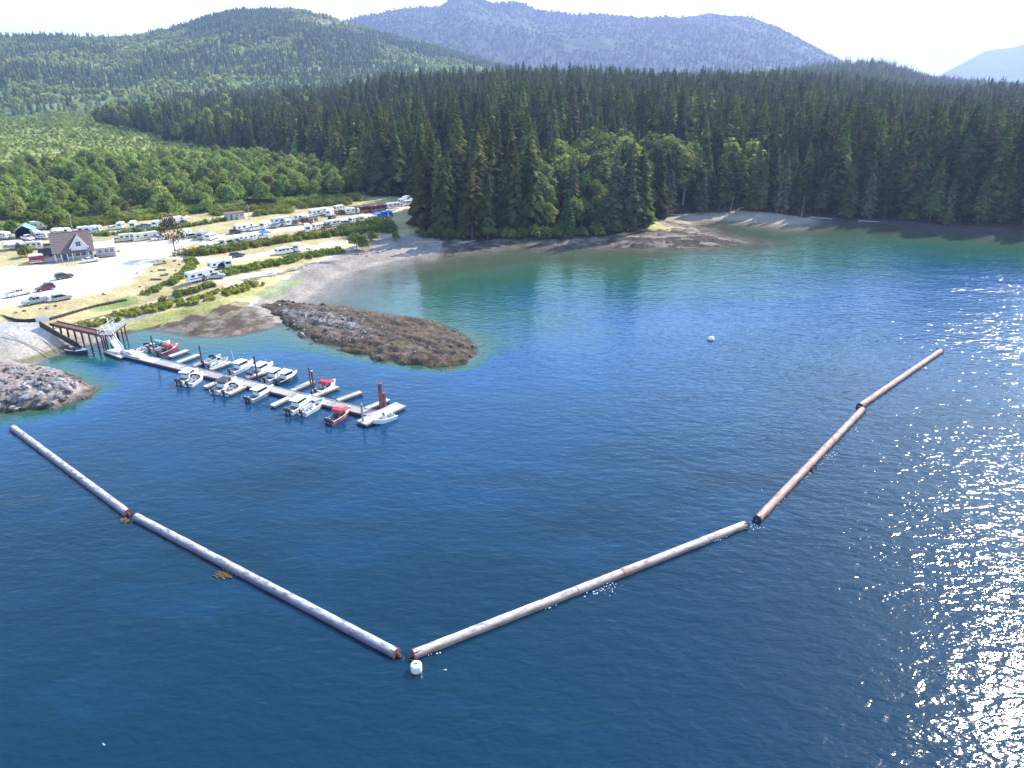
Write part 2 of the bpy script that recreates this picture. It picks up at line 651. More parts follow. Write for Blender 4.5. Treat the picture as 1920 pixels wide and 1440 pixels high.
GROUND_TINTS = dict(grass=(0.46, 0.355, 0.185), lot=(0.68, 0.64, 0.58), road=(0.56, 0.48, 0.36), path=(0.55, 0.47, 0.38),  # base colours of the ground types
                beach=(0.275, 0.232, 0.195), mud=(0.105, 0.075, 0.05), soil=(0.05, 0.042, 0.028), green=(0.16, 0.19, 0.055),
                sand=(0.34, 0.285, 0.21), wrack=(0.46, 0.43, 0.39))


def ground_colour(x, y, s):
    wx = x + (fbm(x * 0.25, y * 0.25, 21, 3) - 0.5) * 5
    wy = y + (fbm(x * 0.25, y * 0.25, 22, 3) - 0.5) * 5
    C = {k: np.array(v) for k, v in GROUND_TINTS.items()}
    n = fbm(x * 0.05, y * 0.05, 9, 4)[:, None]
    col = C['grass'] * (1 - n * 0.3) + C['green'] * n * 0.35
    reg = np.zeros(len(x), int)             # 0 ground 1 lot 2 road 3 path 4 beach 5 lawn

    def blend(c, w):
        nonlocal col
        col = col * (1 - w[:, None]) + c * w[:, None]
    m = in_poly(wx, wy, strip_poly); blend(np.array((0.56, 0.46, 0.21)), m * 0.85)
    for rd, w in ((road1, 4.2), (road2, 3.2), (road3, 2.6), (road4, 2.8)):
        d = dist_line(wx, wy, rd)
        k = 1 - sstep(w * 0.6, w * 1.25, d)
        blend(C['road'], k); reg[d < w] = 2
    d = dist_line(x, y, lot_poly, True); ins = in_poly(wx, wy, lot_poly)
    k = sstep(-1, 6, np.where(ins, d, -d)); blend(C['lot'], k); reg[ins] = 1
    la = heading((52, 570), (140, 552)); lu, lv = x * math.cos(la) + y * math.sin(la), -x * math.sin(la) + y * math.cos(la)
    trk = fbm(lu * 0.03, lv * 0.55, 43, 4); pt_ = fbm(x * 0.06, y * 0.06, 44, 4)
    blend(np.array((0.46, 0.36, 0.24)), k * np.clip((trk - 0.5) * 2.2, 0, .6)); blend(np.array((0.48, 0.36, 0.22)), k * np.clip((pt_ - 0.52) * 5, 0, .75) * sstep(30, 8, d))
    m = in_poly(x, y, lawn_poly); blend(C['green'] * 1.3, m * 0.9); reg[m] = 5
    for pt in (path1, path2):
        d = dist_line(x + (wx - x) * 0.15, y + (wy - y) * 0.15, pt)
        blend(C['path'], 1 - sstep(0.8, 1.6, d)); reg[d < 1.2] = 3
    # shore
    bw = np.interp(x, [-90, -70, -50, -20, 40], [9, 11, 23, 24, 9])
    right = y > 235
    bw = np.where(right & (x > 60), 17, bw)
    sb = s + (fbm(x * 0.12, y * 0.12, 31, 3) - 0.5) * 5
    isb = (sb < bw) & (s > -30)
    k = 1 - sstep(bw - 2.5, bw + 0.5, sb)
    streak = fbm(sb * 0.5, x * 0.02, 41, 3)[:, None]
    bc = C['beach'] * (0.78 + 0.5 * streak)
    bc = np.where((right & (x > 60))[:, None], C['sand'] * (0.8 + 0.3 * streak), bc)
    dk = sstep(122, 140, x)[:, None] * (y[:, None] > 235)  # darkens the right shore: forest shade put into the rock colour
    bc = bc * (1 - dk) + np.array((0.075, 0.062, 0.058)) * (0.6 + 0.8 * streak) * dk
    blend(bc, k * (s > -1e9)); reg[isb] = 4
    wr = np.exp(-((sb - bw + 1.8) / 0.9) ** 2) * (fbm(x * 0.3, y * 0.3, 51, 2) > 0.45) * (x > -75) * (x < -20)
    blend(C['wrack'], wr)
    rocky = (x > -25) & (x < 95) & (y > 225) & (y < 290) & (s < 12)
    n2 = fbm(x * 0.4, y * 0.4, 61, 4)
    blend(np.array((0.10, 0.075, 0.062)), rocky * (0.55 + 0.45 * (n2 > 0.5)))
    m = in_poly(wx, wy, mud_poly) & (s < 16); blend(C['mud'] * 1.0, m * (0.55 + 0.45 * (n2 > 0.47)))
    m = in_poly(wx, wy, algae_poly); blend(np.array((0.21, 0.24, 0.10)), m * 0.75)
    m = in_poly(wx, wy, grass_far); blend(np.array((0.42, 0.37, 0.12)), m * 0.9)
    m = in_poly(wx, wy, broom_poly); blend(np.array((0.31, 0.30, 0.095)), m * 0.8)
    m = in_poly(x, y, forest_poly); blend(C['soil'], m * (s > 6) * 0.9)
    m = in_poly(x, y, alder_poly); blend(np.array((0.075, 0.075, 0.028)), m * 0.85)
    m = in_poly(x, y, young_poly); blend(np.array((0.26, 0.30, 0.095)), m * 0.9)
    # seabed: shingle turning to weed
    bed = np.clip(-s / 20, 0, 1)
    blend(np.array((0.06, 0.065, 0.03)), np.where(s < 0, bed, 0))
    return col, reg


def grid_faces(nx, ny):
    i = np.arange(nx * ny).reshape(ny, nx)
    return np.stack([i[:-1, :-1], i[:-1, 1:], i[1:, 1:], i[1:, :-1]], -1).reshape(-1, 4)


def sub_mesh(name, V, Fc, sel, C, material, parent=None, kind='structure'):
    f = Fc[sel]
    used = np.unique(f)
    mp = np.full(len(V), -1)
    mp[used] = np.arange(len(used))
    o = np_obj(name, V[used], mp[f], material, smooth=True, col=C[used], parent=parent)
    if kind: o['kind'] = kind
    return o


def near_land():
    st = 0.85
    xs = np.arange(-300, 400, st)
    ys = np.arange(112, 450, st)
    X, Y = np.meshgrid(xs, ys)
    x, y = X.ravel(), Y.ravel()
    s = coast(x, y)
    z = height(x, y, s)
    shore = (s > -12) & (s < 14) & (((x > -25) & (x < 95) & (y > 225)) | in_poly(x, y, mud_poly))
    z = z + np.where(shore, (fbm(x * 0.35, y * 0.35, 71, 4) - 0.45) * 1.5 * sstep(0, 5, s + 1.5), 0)
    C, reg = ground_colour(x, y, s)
    V = np.stack([x, y, z], 1)
    Fc = grid_faces(len(xs), len(ys))
    fs = s[Fc[:, 0]]
    keep = (fs > -34)
    fr = reg[Fc[:, 0]]
    for k, n in enumerate(('grassland', 'gravel_lot', 'campground_road', 'footpath', 'beach', 'lawn')):
        sel = keep & (fr == k)
        if sel.any(): sub_mesh(n, V, Fc, sel, C, M_GROUND)


def far_ground():
    az = np.linspace(R(-70), R(70), 420)
    rg = np.concatenate([np.array([8, 40, 80]), np.geomspace(110, 15000, 300)])
    A, Rg = np.meshgrid(az, rg)
    x, y = (Rg * np.sin(A)).ravel(), (Rg * np.cos(A)).ravel()
    s = coast(x, y)
    z = height(x, y, s)
    inside = (x > -296) & (x < 396) & (y > 114) & (y < 446)
    z = np.where(inside, z - 1.2 - 2.5 * (s > -30), z)
    z = np.where(y > 2400, 10, z)
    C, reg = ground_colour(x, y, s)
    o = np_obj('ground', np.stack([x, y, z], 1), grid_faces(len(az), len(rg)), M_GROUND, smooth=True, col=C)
    o['kind'] = 'structure'


def graded(lo, hi, step, far):
    core = np.arange(lo, hi + step, step)
    up = hi + step + np.geomspace(step, far, 26)
    dn = lo - np.geomspace(step, far, 26)
    return np.concatenate([dn[::-1], core, up])


def sea():
    xs = graded(-190, 330, 2.0, 9000)
    ys = np.concatenate([-np.geomspace(10, 4000, 14)[::-1], np.arange(0, 104, 8.0), np.arange(104, 336, 1.6), 336 + np.geomspace(10, 9000, 16)])
    X, Y = np.meshgrid(xs, ys)
    x, y = X.ravel(), Y.ravel()
    s = coast(x, y)
    d = -height(x, y, s)
    d = np.where(s > 0, 0.0, d)
    d = d * (0.75 + 0.6 * fbm(x * 0.03, y * 0.03, 81, 3))
    d = d * (1 - 0.5 * np.exp(-((x + 5) / 60) ** 2 - ((y - 225) / 45) ** 2)) * (1 - 0.35 * np.exp(-((x - 130) / 60) ** 2 - ((y - 265) / 25) ** 2))
    mw = sstep(175, 150, y) * sstep(20, -40, x)
    dm = np.minimum(d * 5.0, 7.5 + 0.02 * np.maximum(-s, 0)) + 0.8 * sstep(0, 4, -s)
    d = np.maximum(d, dm * mw)
    d = d + 9.5 * sstep(165, 55, y + 0.12 * x) * sstep(10, 70, -s)  # open water deepened towards the camera: sky-reflection gradient put into its colour
    d = np.where(s > 0, 0.0, d)
    # shoals by the rock spit, the riprap arm and the floats
    sp = dist_line(x, y, SPIT, True)
    d = np.minimum(d, 0.35 + (0.4 + 1.1 * sstep(150, 128, y)) * sp)
    rp = dist_line(x, y, polyG([(0, 690), (60, 690), (120, 700), (172, 727), (120, 760), (0, 777)], 0), True)
    d = np.minimum(d, 0.35 + 0.9 * rp)
    # sheltered water by the shore lies calmer than the open reach
    ch = np.interp(np.maximum(-s, 0), [0, 12, 60, 160], [0.35, 0.6, 0.85, 1.0])
    ch = ch * np.interp(x, [-120, -20, 40, 110], [0.62, 0.68, 0.95, 1.5])
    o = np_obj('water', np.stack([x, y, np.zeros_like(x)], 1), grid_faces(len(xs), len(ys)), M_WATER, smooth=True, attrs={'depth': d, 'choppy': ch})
    o['kind'] = 'structure'


spit_px = [(468, 575), (500, 568), (560, 569), (640, 576), (720, 590), (800, 603), (845, 617), (880, 640), (892, 662), (876, 684),
           (830, 691), (760, 683), (700, 673), (640, 657), (592, 641), (560, 625), (525, 603), (490, 590)]
SPIT = polyG(spit_px, 0.0)
arm_px = [(-330, 668), (-150, 672), (0, 686), (42, 685), (83, 692), (125, 698), (158, 710), (177, 727), (167, 745), (142, 755), (108, 764),
          (67, 772), (0, 780), (-150, 800), (-330, 810)]
ARM = polyG(arm_px, 0.0)


def rock_mound(name, poly, profile, step, seed, ridge, colour, rough):
    xs = np.arange(min(p[0] for p in poly) - 2, max(p[0] for p in poly) + 2, step)
    ys = np.arange(min(p[1] for p in poly) - 2, max(p[1] for p in poly) + 2, step)
    X, Y = np.meshgrid(xs, ys)
    x, y = X.ravel(), Y.ravel()
    wob = (fbm(x * 0.3, y * 0.3, seed + 5, 4, 0.6) - 0.5) * 5.5
    d = np.where(in_poly(x, y, poly), 1, -1) * dist_line(x, y, poly, True) + wob
    base = np.interp(d, *profile)
    # strata: ridges running along the rock
    a = ridge
    u, v = x * math.cos(a) + y * math.sin(a), -x * math.sin(a) + y * math.cos(a)
    st = fbm(u * 0.12, v * 0.6, seed, 4)
    fn = fbm(x * 0.9, y * 0.9, seed + 9, 3)
    z = base + (np.abs(st - 0.5) * -2.2 + 0.45 + (fn - 0.5) * 0.8) * rough * np.clip(d / 2.5, 0, 1)
    z = np.where(d < -1.5, -1.5, z)
    C = colour(x, y, d, z, st, fn)
    V = np.stack([x, y, z], 1)
    Fc = grid_faces(len(xs), len(ys))
    keep = (d[Fc] > -3.0).any(1)
    return sub_mesh(name, V, Fc, keep, C, M_ROCK), (lambda px, py: float(np.interp(0, [0], [0])))


def spit_colour(x, y, d, z, st, fn):
    brown = np.array((0.098, 0.068, 0.046)); weed = np.array((0.05, 0.043, 0.018)); grey = np.array((0.115, 0.098, 0.092)); pale = np.array((0.22, 0.195, 0.18))
    n = fbm(x * 0.18, y * 0.18, 91, 4)[:, None]
    c = brown * (0.7 + 0.8 * n)
    px, py = PIX(x, y, z)
    w = np.clip(1 - np.hypot((px - 610) / 130, (py - 600 - (px - 610) * 0.22) / 26), 0, 1)[:, None]
    c = c * (1 - w) + grey * w
    w2 = (w * 2 > 0.55 + n * 0.5) * (fn[:, None] > 0.5)
    c = np.where(w2, pale, c)
    wl = np.clip(1 - z / 0.9, 0, 1)[:, None]
    c = c * (1 - 0.75 * wl) + weed * 0.75 * wl
    c = np.where((fn[:, None] > 0.7) & (z[:, None] > 0.8), pale * 0.55, c)
    return c


def arm_colour(x, y, d, z, st, fn):
    pink = np.array((0.24, 0.19, 0.165)); dark = np.array((0.065, 0.05, 0.036))
    n = fbm(x * 0.25, y * 0.25, 95, 4)[:, None]
    c = pink * (0.6 + 0.8 * n)
    wl = np.clip(1 - z / 1.0, 0, 1)[:, None]
    return c * (1 - wl) + dark * wl


def rock_meshes(n, material, seed):
    rr = random.Random(seed)
    out = []
    for k in range(n):
        bm = bmesh.new()
        bmesh.ops.create_icosphere(bm, subdivisions=1, radius=1)
        s3 = (rr.uniform(0.8, 1.25), rr.uniform(0.65, 1.0), rr.uniform(0.5, 0.8))
        for v in bm.verts:
            k2 = rr.uniform(0.78, 1.15)
            v.co = Vector((v.co.x * s3[0] * k2, v.co.y * s3[1] * k2, v.co.z * s3[2] * k2))
        me = bpy.data.meshes.new('boulder')
        bm.to_mesh(me); bm.free()
        me.materials.append(material)
        out.append(me)
    return out


M_STONE = mat('riprap_stone', (0.33, 0.30, 0.28), 0.9, 0.45, 0.9, bump=0.12, bscale=4, col2=(0.10, 0.088, 0.085), rnd=0.65)
M_STONED = mat('weedy_stone', (0.12, 0.10, 0.075), 0.9, 0.45, 1.2, bump=0.1, bscale=4, col2=(0.06, 0.055, 0.03), rnd=0.4)
ROCKS = rock_meshes(7, M_STONE, 3)
ROCKSD = rock_meshes(5, M_STONED, 5)


def put_rock(meshes, x, y, z, r, parent=None, name='boulder'):
    o = bpy.data.objects.new(name, random.choice(meshes))
    link(o, parent)
    o.location = (x, y, z)
    o.rotation_euler = (random.uniform(-.3, .3), random.uniform(-.3, .3), random.uniform(0, 6.28))
    o.scale = (r, r, r)
    return o


def ray_down(o, x, y):
    ok, loc, *_ = o.ray_cast((x, y, 50), (0, 0, -1))
    return loc.z if ok else None


def rocks():
    o, _ = rock_mound('rock_spit', SPIT, ([-6, 0, 1.5, 5, 9], [-1.5, -0.25, 0.5, 1.2, 1.5]), 0.42, 101, heading((470, 575), (860, 660), 1), spit_colour, 1.15)
    a, _ = rock_mound('riprap_mound', ARM, ([-6, 0, 2, 5, 9], [-1.5, -0.3, 0.9, 2.2, 2.6]), 0.45, 131, 0.2, arm_colour, 0.7)
    bpy.context.view_layer.update()
    n = 0
    while n < 230:                          # loose stones lying on the rock spit: pieces of it
        px, py = random.uniform(470, 890), random.uniform(568, 690)
        x, y = G(px, py, 1.2)
        z = ray_down(o, x, y)
        if z is None or z < 0.1: continue
        grey = math.hypot((px - 600) / 130, (py - 603 - (px - 600) * 0.2) / 26) < 1
        if not grey and random.random() < 0.45: continue
        put_rock(ROCKS if (grey and random.random() < .55) or random.random() < 0.06 else ROCKSD, x, y, z, random.uniform(0.2, 0.55) * (1.15 if grey else 0.8), o)
        n += 1
    n = 0
    while n < 60:                           # dark weedy stones along the waterline of the spit
        t = random.random() * (len(spit_px) - 1)
        a0, a1 = spit_px[int(t)], spit_px[int(t) + 1]
        f = t - int(t)
        x, y = G(a0[0] * (1 - f) + a1[0] * f + random.uniform(-7, 7), a0[1] * (1 - f) + a1[1] * f + random.uniform(-3, 5), 0.2)
        z = ray_down(o, x, y)
        if z is None or z < -0.45: continue
        put_rock(ROCKSD, x, y, max(z, -0.25) + .05, random.uniform(0.3, 0.75), o)
        n += 1
    n = 0
    while n < 235:                          # riprap blocks piled along the crest of the arm
        px, py = random.uniform(-60, 172), random.uniform(684, 778)
        x, y = G(px, py, 2.0)
        z = ray_down(a, x, y)
        if z is None or z < 0.0: continue
        mid = abs(py - (728 - max(0, 60 - px) * 0.02)) < 26 and px < 140
        r = random.uniform(0.35, 0.95) if mid else random.uniform(0.2, 0.5)
        low = py > 752 or z < 0.8
        put_rock(ROCKSD if low and random.random() < 0.6 else ROCKS, x, y, z + r * 0.15, r, a)
        n += 1
    # low ledges at the outer tip of the wooded point
    hp = [(1130, 452), (1170, 436), (1215, 430), (1270, 428), (1310, 436), (1360, 448), (1385, 452), (1320, 458), (1230, 461), (1160, 459)]
    h, _ = rock_mound('rock_ledge', polyG(hp, 0.6), ([-6, 0, 3, 7], [-1.2, 0.0, 1.1, 1.9]), 0.6, 151, 0.15,
                      lambda x, y, d, z, st, fn: np.where((st > 0.5)[:, None], np.array((0.20, 0.155, 0.125)), np.array((0.075, 0.056, 0.042))) * (0.7 + 0.6 * st[:, None]), 0.42)
    bpy.context.view_layer.update()
    n = 0
    while n < 16:
        px, py = random.uniform(1130, 1375), random.uniform(434, 459)
        x, y = G(px, py, 1.0)
        z = ray_down(h, x, y)
        if z is None or z < 0: continue
        put_rock(ROCKSD if random.random() < .6 else ROCKS, x, y, z, random.uniform(0.3, 0.75), h)
        n += 1


# ------------------------------------------------------------------ hills far off
def ridge_land(name, px, py, dist, base, back, zbase, seed, material, colour, rough, nx=420, ny=90):
    """a hill whose skyline passes at the given photo heights at the given distance, with real slopes before and behind"""
    P_, Y_ = np.array(px, float), np.array(py, float)
    azp = np.linspace(P_[0], P_[-1], nx)
    hy = np.interp(azp, P_, Y_)
    u, v = (azp - 960) / F, (hy - 720) / F
    dy, dz = cP - v * sP, -sP - v * cP
    az = np.arctan2(u, dy)
    hor = np.hypot(u, dy)
    top = H + dz / hor * dist
    rr = np.concatenate([np.linspace(base, dist, ny), np.linspace(dist, back, 24)[1:]])
    A, Rg = np.meshgrid(az, rr)
    T = np.broadcast_to(top, A.shape)
    x, y = Rg * np.sin(A), Rg * np.cos(A)
    t = (Rg - base) / (dist - base)
    k = np.where(t <= 1, np.clip(t, 0, 1) ** 1.35, 1 - 0.8 * sstep(dist, back, Rg))
    L = dist * 0.10
    n = fbm(x / L, y / L, seed, 5) - 0.5
    gully = -np.abs(fbm(x / (L * 0.8), y / (L * 1.4), seed + 3, 4) - 0.5) * 2 + 0.5
    w = np.clip(t * (1.02 - t) * 4, 0, 1) + (t > 1) * 0.5
    z = zbase + (T - zbase) * k + (n * 0.5 + gully * 0.5) * rough * w
    x, y, z = x.ravel(), y.ravel(), z.ravel()
    C = colour(x, y, z, A.ravel(), n.ravel())
    o = np_obj(name, np.stack([x, y, z], 1), grid_faces(nx, len(rr)), material, smooth=True, col=C)
    o['kind'] = 'structure'
    return x, y, z, t.ravel()


def hills():
    def c1(x, y, z, a, n):
        m = fbm(x / 260, y / 260, 201, 4)[:, None]
        c = np.array((0.10, 0.14, 0.055)) * (1 - m) + np.array((0.23, 0.265, 0.10)) * m
        px, py = PIX(x, y, z)
        cl = (np.exp(-((px - 590) / 90) ** 2 - ((py - 42) / 14) ** 2) + 0.8 * np.exp(-((px - 800) / 60) ** 2 - ((py - 75) / 8) ** 2)
              + 0.6 * np.exp(-((px - 300) / 90) ** 2 - ((py - 165) / 8) ** 2))[:, None]
        return c * (1 - cl) + np.array((0.26, 0.22, 0.09)) * cl

    def c2(x, y, z, a, n):
        m = fbm(x / 480, y / 340, 221, 5)[:, None]
        c = np.array((0.03, 0.05, 0.03)) * (1 - m) + np.array((0.10, 0.11, 0.05)) * m
        return np.where((m > 0.64), np.array((0.095, 0.095, 0.05)), c * 0.8)

    def c3(x, y, z, a, n):
        return np.tile(np.array((0.05, 0.07, 0.06)), (len(x), 1))
    h1 = ridge_land('wooded_hill', [-500, -200, 0, 100, 220, 320, 400, 430, 480, 540, 575, 620, 680, 740, 800, 860, 920, 1000, 1150],
                    [99, 81, 76, 73, 76, 58, 34, 24, 21, 22, 24, 36, 54, 70, 86, 102, 120, 142, 170], 2300, 1150, 3000, 10, 301, M_HILL, c1, 70)
    h2 = ridge_land('mountain', [560, 640, 690, 740, 790, 830, 845, 875, 905, 925, 960, 985, 1010, 1070, 1120, 1200, 1270, 1340, 1400, 1450, 1500, 1560, 1640, 1760, 1900],
                    [60, 42, 30, 22, 16, 13, 0, -14, 2, 8, 4, 8, 20, 28, 26, 34, 36, 31, 37, 52, 78, 112, 150, 185, 200], 4800, 2600, 6400, 12, 331, M_FAR, c2, 170)
    ridge_land('far_mountain', [1560, 1660, 1720, 1760, 1800, 1850, 1900, 2000, 2150, 2400], [170, 160, 152, 142, 122, 97, 91, 60, 40, 90],
               9800, 7000, 11500, 10, 361, M_FAR, c3, 150, 200, 60)
    return h1, h2


# ------------------------------------------------------------------ trees
def conifer_mesh(h, rad, seed, mats, low=0.12, droop=0.45, dens=1.0, sparse=0.0, lean=0.0):
    """trunk (slot 1) and whorls of drooping sprays (slot 0), unit metres; returns crown MB, trunk MB"""
    rr = random.Random(seed)
    cr, tk = MB(), MB()
    segs = 5
    for k in range(segs):
        z0, z1 = h * k / segs, h * (k + 1) / segs
        r0, r1 = 0.014 * h * (1 - k / segs) + 0.03, 0.014 * h * (1 - (k + 1) / segs) + 0.03
        tk.tube((lean * z0, 0, z0), (lean * z1, 0, z1), r0, r1, 6, caps=(k == 0))
    z = h * low
    a = rr.uniform(0, 6.28)
    while z < h * 0.985:
        t = (z - h * low) / (h * (1 - low))
        rb = rad * ((1 - t) ** 0.75) * (0.55 + 0.45 * min(1, t / 0.12)) + 0.25
        nb = max(3, int((6.5 if t < 0.7 else 5) * dens))
        for b in range(nb):
            if rr.random() < sparse: continue
            a += 2 * math.pi / nb + rr.uniform(-.35, .35)
            L = rb * rr.uniform(0.6, 1.18)
            dz = -droop * L * rr.uniform(0.5, 1.2) + (0.25 * L if t > 0.8 else 0)
            w = L * rr.uniform(0.22, 0.34) + 0.15
            ca, sa = math.cos(a), math.sin(a)
            zz = z + rr.uniform(-.3, .3)
            ox = lean * zz

            def pt(r, side, up): return (ox + ca * r - sa * side, sa * r + ca * side, zz + up)
            up = 0.12 * L
            tw = rr.uniform(-.3, .3) * w
            vs = [pt(0.05 * L, 0, 0), pt(0.45 * L, w, up * 0.4 + dz * 0.28 + tw), pt(0.45 * L, -w, up * 0.4 + dz * 0.28 - tw), pt(0.5 * L, 0, up + dz * 0.3),
                  pt(L, 0, dz), pt(0.78 * L, w * 0.75, dz * 0.8), pt(0.78 * L, -w * 0.75, dz * 0.8), pt(0.55 * L, 0, dz * 0.9 - 0.25 * L)]
            cr.add(vs, [(0, 1, 3), (0, 3, 2), (3, 5, 4), (3, 4, 6), (1, 5, 3), (3, 6, 2), (0, 3, 7), (3, 4, 7)])
        z += h * 0.021 * rr.uniform(0.8, 1.25) * (1.15 - 0.5 * t) / dens
    cr.tube((lean * h * 0.9, 0, h * 0.9), (lean * h, 0, h * 1.02), 0.35, 0.02, 5)
    return cr, tk


def leafy_crown(seed, blobs, leaf, per, trunk_h, dens=1.0, upb=0.3):
    """leaf clumps on a set of blobs: list of (x, y, z, r)"""
    rr = random.Random(seed)
    cr = MB()
    for (bx, by, bz, br) in blobs:
        for k in range(int(per * dens)):
            th, u = rr.uniform(0, 6.283), rr.uniform(-0.65, 1)
            q = math.sqrt(max(0, 1 - u * u))
            n = Vector((q * math.cos(th), q * math.sin(th), u))
            p = Vector((bx, by, bz)) + n * br * rr.uniform(0.72, 1.12)
            t1 = n.orthogonal().normalized()
            t1 = (Matrix.Rotation(rr.uniform(0, 6.28), 3, n) @ t1)
            n2 = (n + Vector((rr.uniform(-.7, .7), rr.uniform(-.7, .7), rr.uniform(-.4, .7) + upb))).normalized()
            t2 = n2.cross(t1).normalized()
            t1 = t2.cross(n2).normalized()
            s1, s2 = leaf * rr.uniform(0.6, 1.3), leaf * rr.uniform(0.4, 0.9)
            cr.add([p - t1 * s1, p + t2 * s2 + n2 * 0.1, p + t1 * s1, p - t2 * s2 + n2 * 0.1], [(0, 1, 2, 3)])
    return cr


def deciduous(h, rad, seed, leaf=0.55, nb=16, per=60, upb=0.5):
    rr = random.Random(seed)
    blobs = []
    for k in range(nb):
        a = rr.uniform(0, 6.28)
        t = rr.uniform(0.25, 1.0)
        rb = rad * math.sin(math.pi * min(0.97, 0.15 + t * 0.75)) * rr.uniform(0.35, 0.95)
        blobs.append((rb * math.cos(a), rb * math.sin(a), h * (0.18 + 0.68 * t), rad * rr.uniform(0.32, 0.52) * (1.15 - 0.45 * t)))
    blobs.append((0, 0, h * 0.88, rad * 0.4))
    cr = leafy_crown(seed, blobs, leaf, per, h, 1.0, upb)
    tk = MB()
    tk.tube((0, 0, -0.2), (0.1, 0.05, h * 0.45), 0.018 * h + 0.03, 0.012 * h, 6)
    for k in range(4):
        b = blobs[k]
        tk.tube((0.1, 0.05, h * 0.35), (b[0] * 0.8, b[1] * 0.8, b[2]), 0.009 * h, 0.02, 5)
    return cr, tk


def proto_pair(name, cr, tk, mc, mt):
    return (tk.mesh(name + '_trunk', mt), cr.mesh(name + '_crown', mc))


def joined(name, cr, tk, mc, mt):
    m = MB()
    m.add(cr.v, cr.f, 0)
    m.add(tk.v, tk.f, 1)
    return bpy.data.objects.new(name, m.mesh(name, [mc, mt]))


def scatter(name, pts, scl, rot, idx, sources, label, cat, zs=None):
    """one stuff object: a cloud of points that carries instances of the source trees"""
    me = bpy.data.meshes.new(name)
    me.vertices.add(len(pts))
    me.vertices.foreach_set('co', np.asarray(pts, np.float32).ravel())
    for n, ty, arr in (('scl', 'FLOAT', scl), ('rot', 'FLOAT', rot), ('idx', 'INT', idx)):
        a = me.attributes.new(n, ty, 'POINT')
        a.data.foreach_set('value', np.asarray(arr, np.int32 if ty == 'INT' else np.float32))
    o = link(bpy.data.objects.new(name, me))
    tag(o, label, cat, None, 'stuff')
    c = bpy.data.collections.new(name + '_sources')
    for i, s in enumerate(sources):
        s.name = '%02d_%s' % (i, s.name)
        c.objects.link(s)
    ng = bpy.data.node_groups.new(name + '_scatter', 'GeometryNodeTree')
    ng.interface.new_socket('Geometry', in_out='INPUT', socket_type='NodeSocketGeometry')
    ng.interface.new_socket('Geometry', in_out='OUTPUT', socket_type='NodeSocketGeometry')
    N, L = ng.nodes.new, ng.links.new
    gi, go = N('NodeGroupInput'), N('NodeGroupOutput')
    ci = N('GeometryNodeCollectionInfo')
    ci.inputs['Collection'].default_value = c
    ci.inputs['Separate Children'].default_value = True
    ci.inputs['Reset Children'].default_value = True
    ip = N('GeometryNodeInstanceOnPoints')
    ip.inputs['Pick Instance'].default_value = True

    def attr(n, ty):
        k = N('GeometryNodeInputNamedAttribute')
        k.data_type = ty
        k.inputs['Name'].default_value = n
        return k.outputs['Attribute']
    cx = N('ShaderNodeCombineXYZ')
    L(attr('rot', 'FLOAT'), cx.inputs[2])
    L(gi.outputs[0], ip.inputs['Points'])
    L(ci.outputs[0], ip.inputs['Instance'])
    L(attr('idx', 'INT'), ip.inputs['Instance Index'])
    L(cx.outputs[0], ip.inputs['Rotation'])
    L(attr('scl', 'FLOAT'), ip.inputs['Scale'])
    L(ip.outputs[0], go.inputs[0])
    md = o.modifiers.new('scatter', 'NODES')
    md.node_group = ng
    return o


def jitter_points(poly, spacing, jit=0.42):
    xs = np.arange(min(p[0] for p in poly), max(p[0] for p in poly), spacing)
    ys = np.arange(min(p[1] for p in poly), max(p[1] for p in poly), spacing)
    X, Y = np.meshgrid(xs, ys)
    x = X.ravel() + RS.uniform(-jit, jit, X.size) * spacing
    y = Y.ravel() + RS.uniform(-jit, jit, X.size) * spacing
    m = in_poly(x, y, poly)
    return x[m], y[m]


def in_view(x, y, z=10, pad=60):
    px, py = PIX(x, y, z)
    return (px > -pad) & (px < 1920 + pad) & (y > 50)


def tree_obj(name, pair, loc, s, rot, label, cat, group=None):
    r = empty(name, loc, rot, label, cat, group)
    r.scale = (s, s, s * 1.0)
    for n, me in (('trunk', pair[0]), ('crown', pair[1])):
        link(bpy.data.objects.new(n, me), r)
    return r


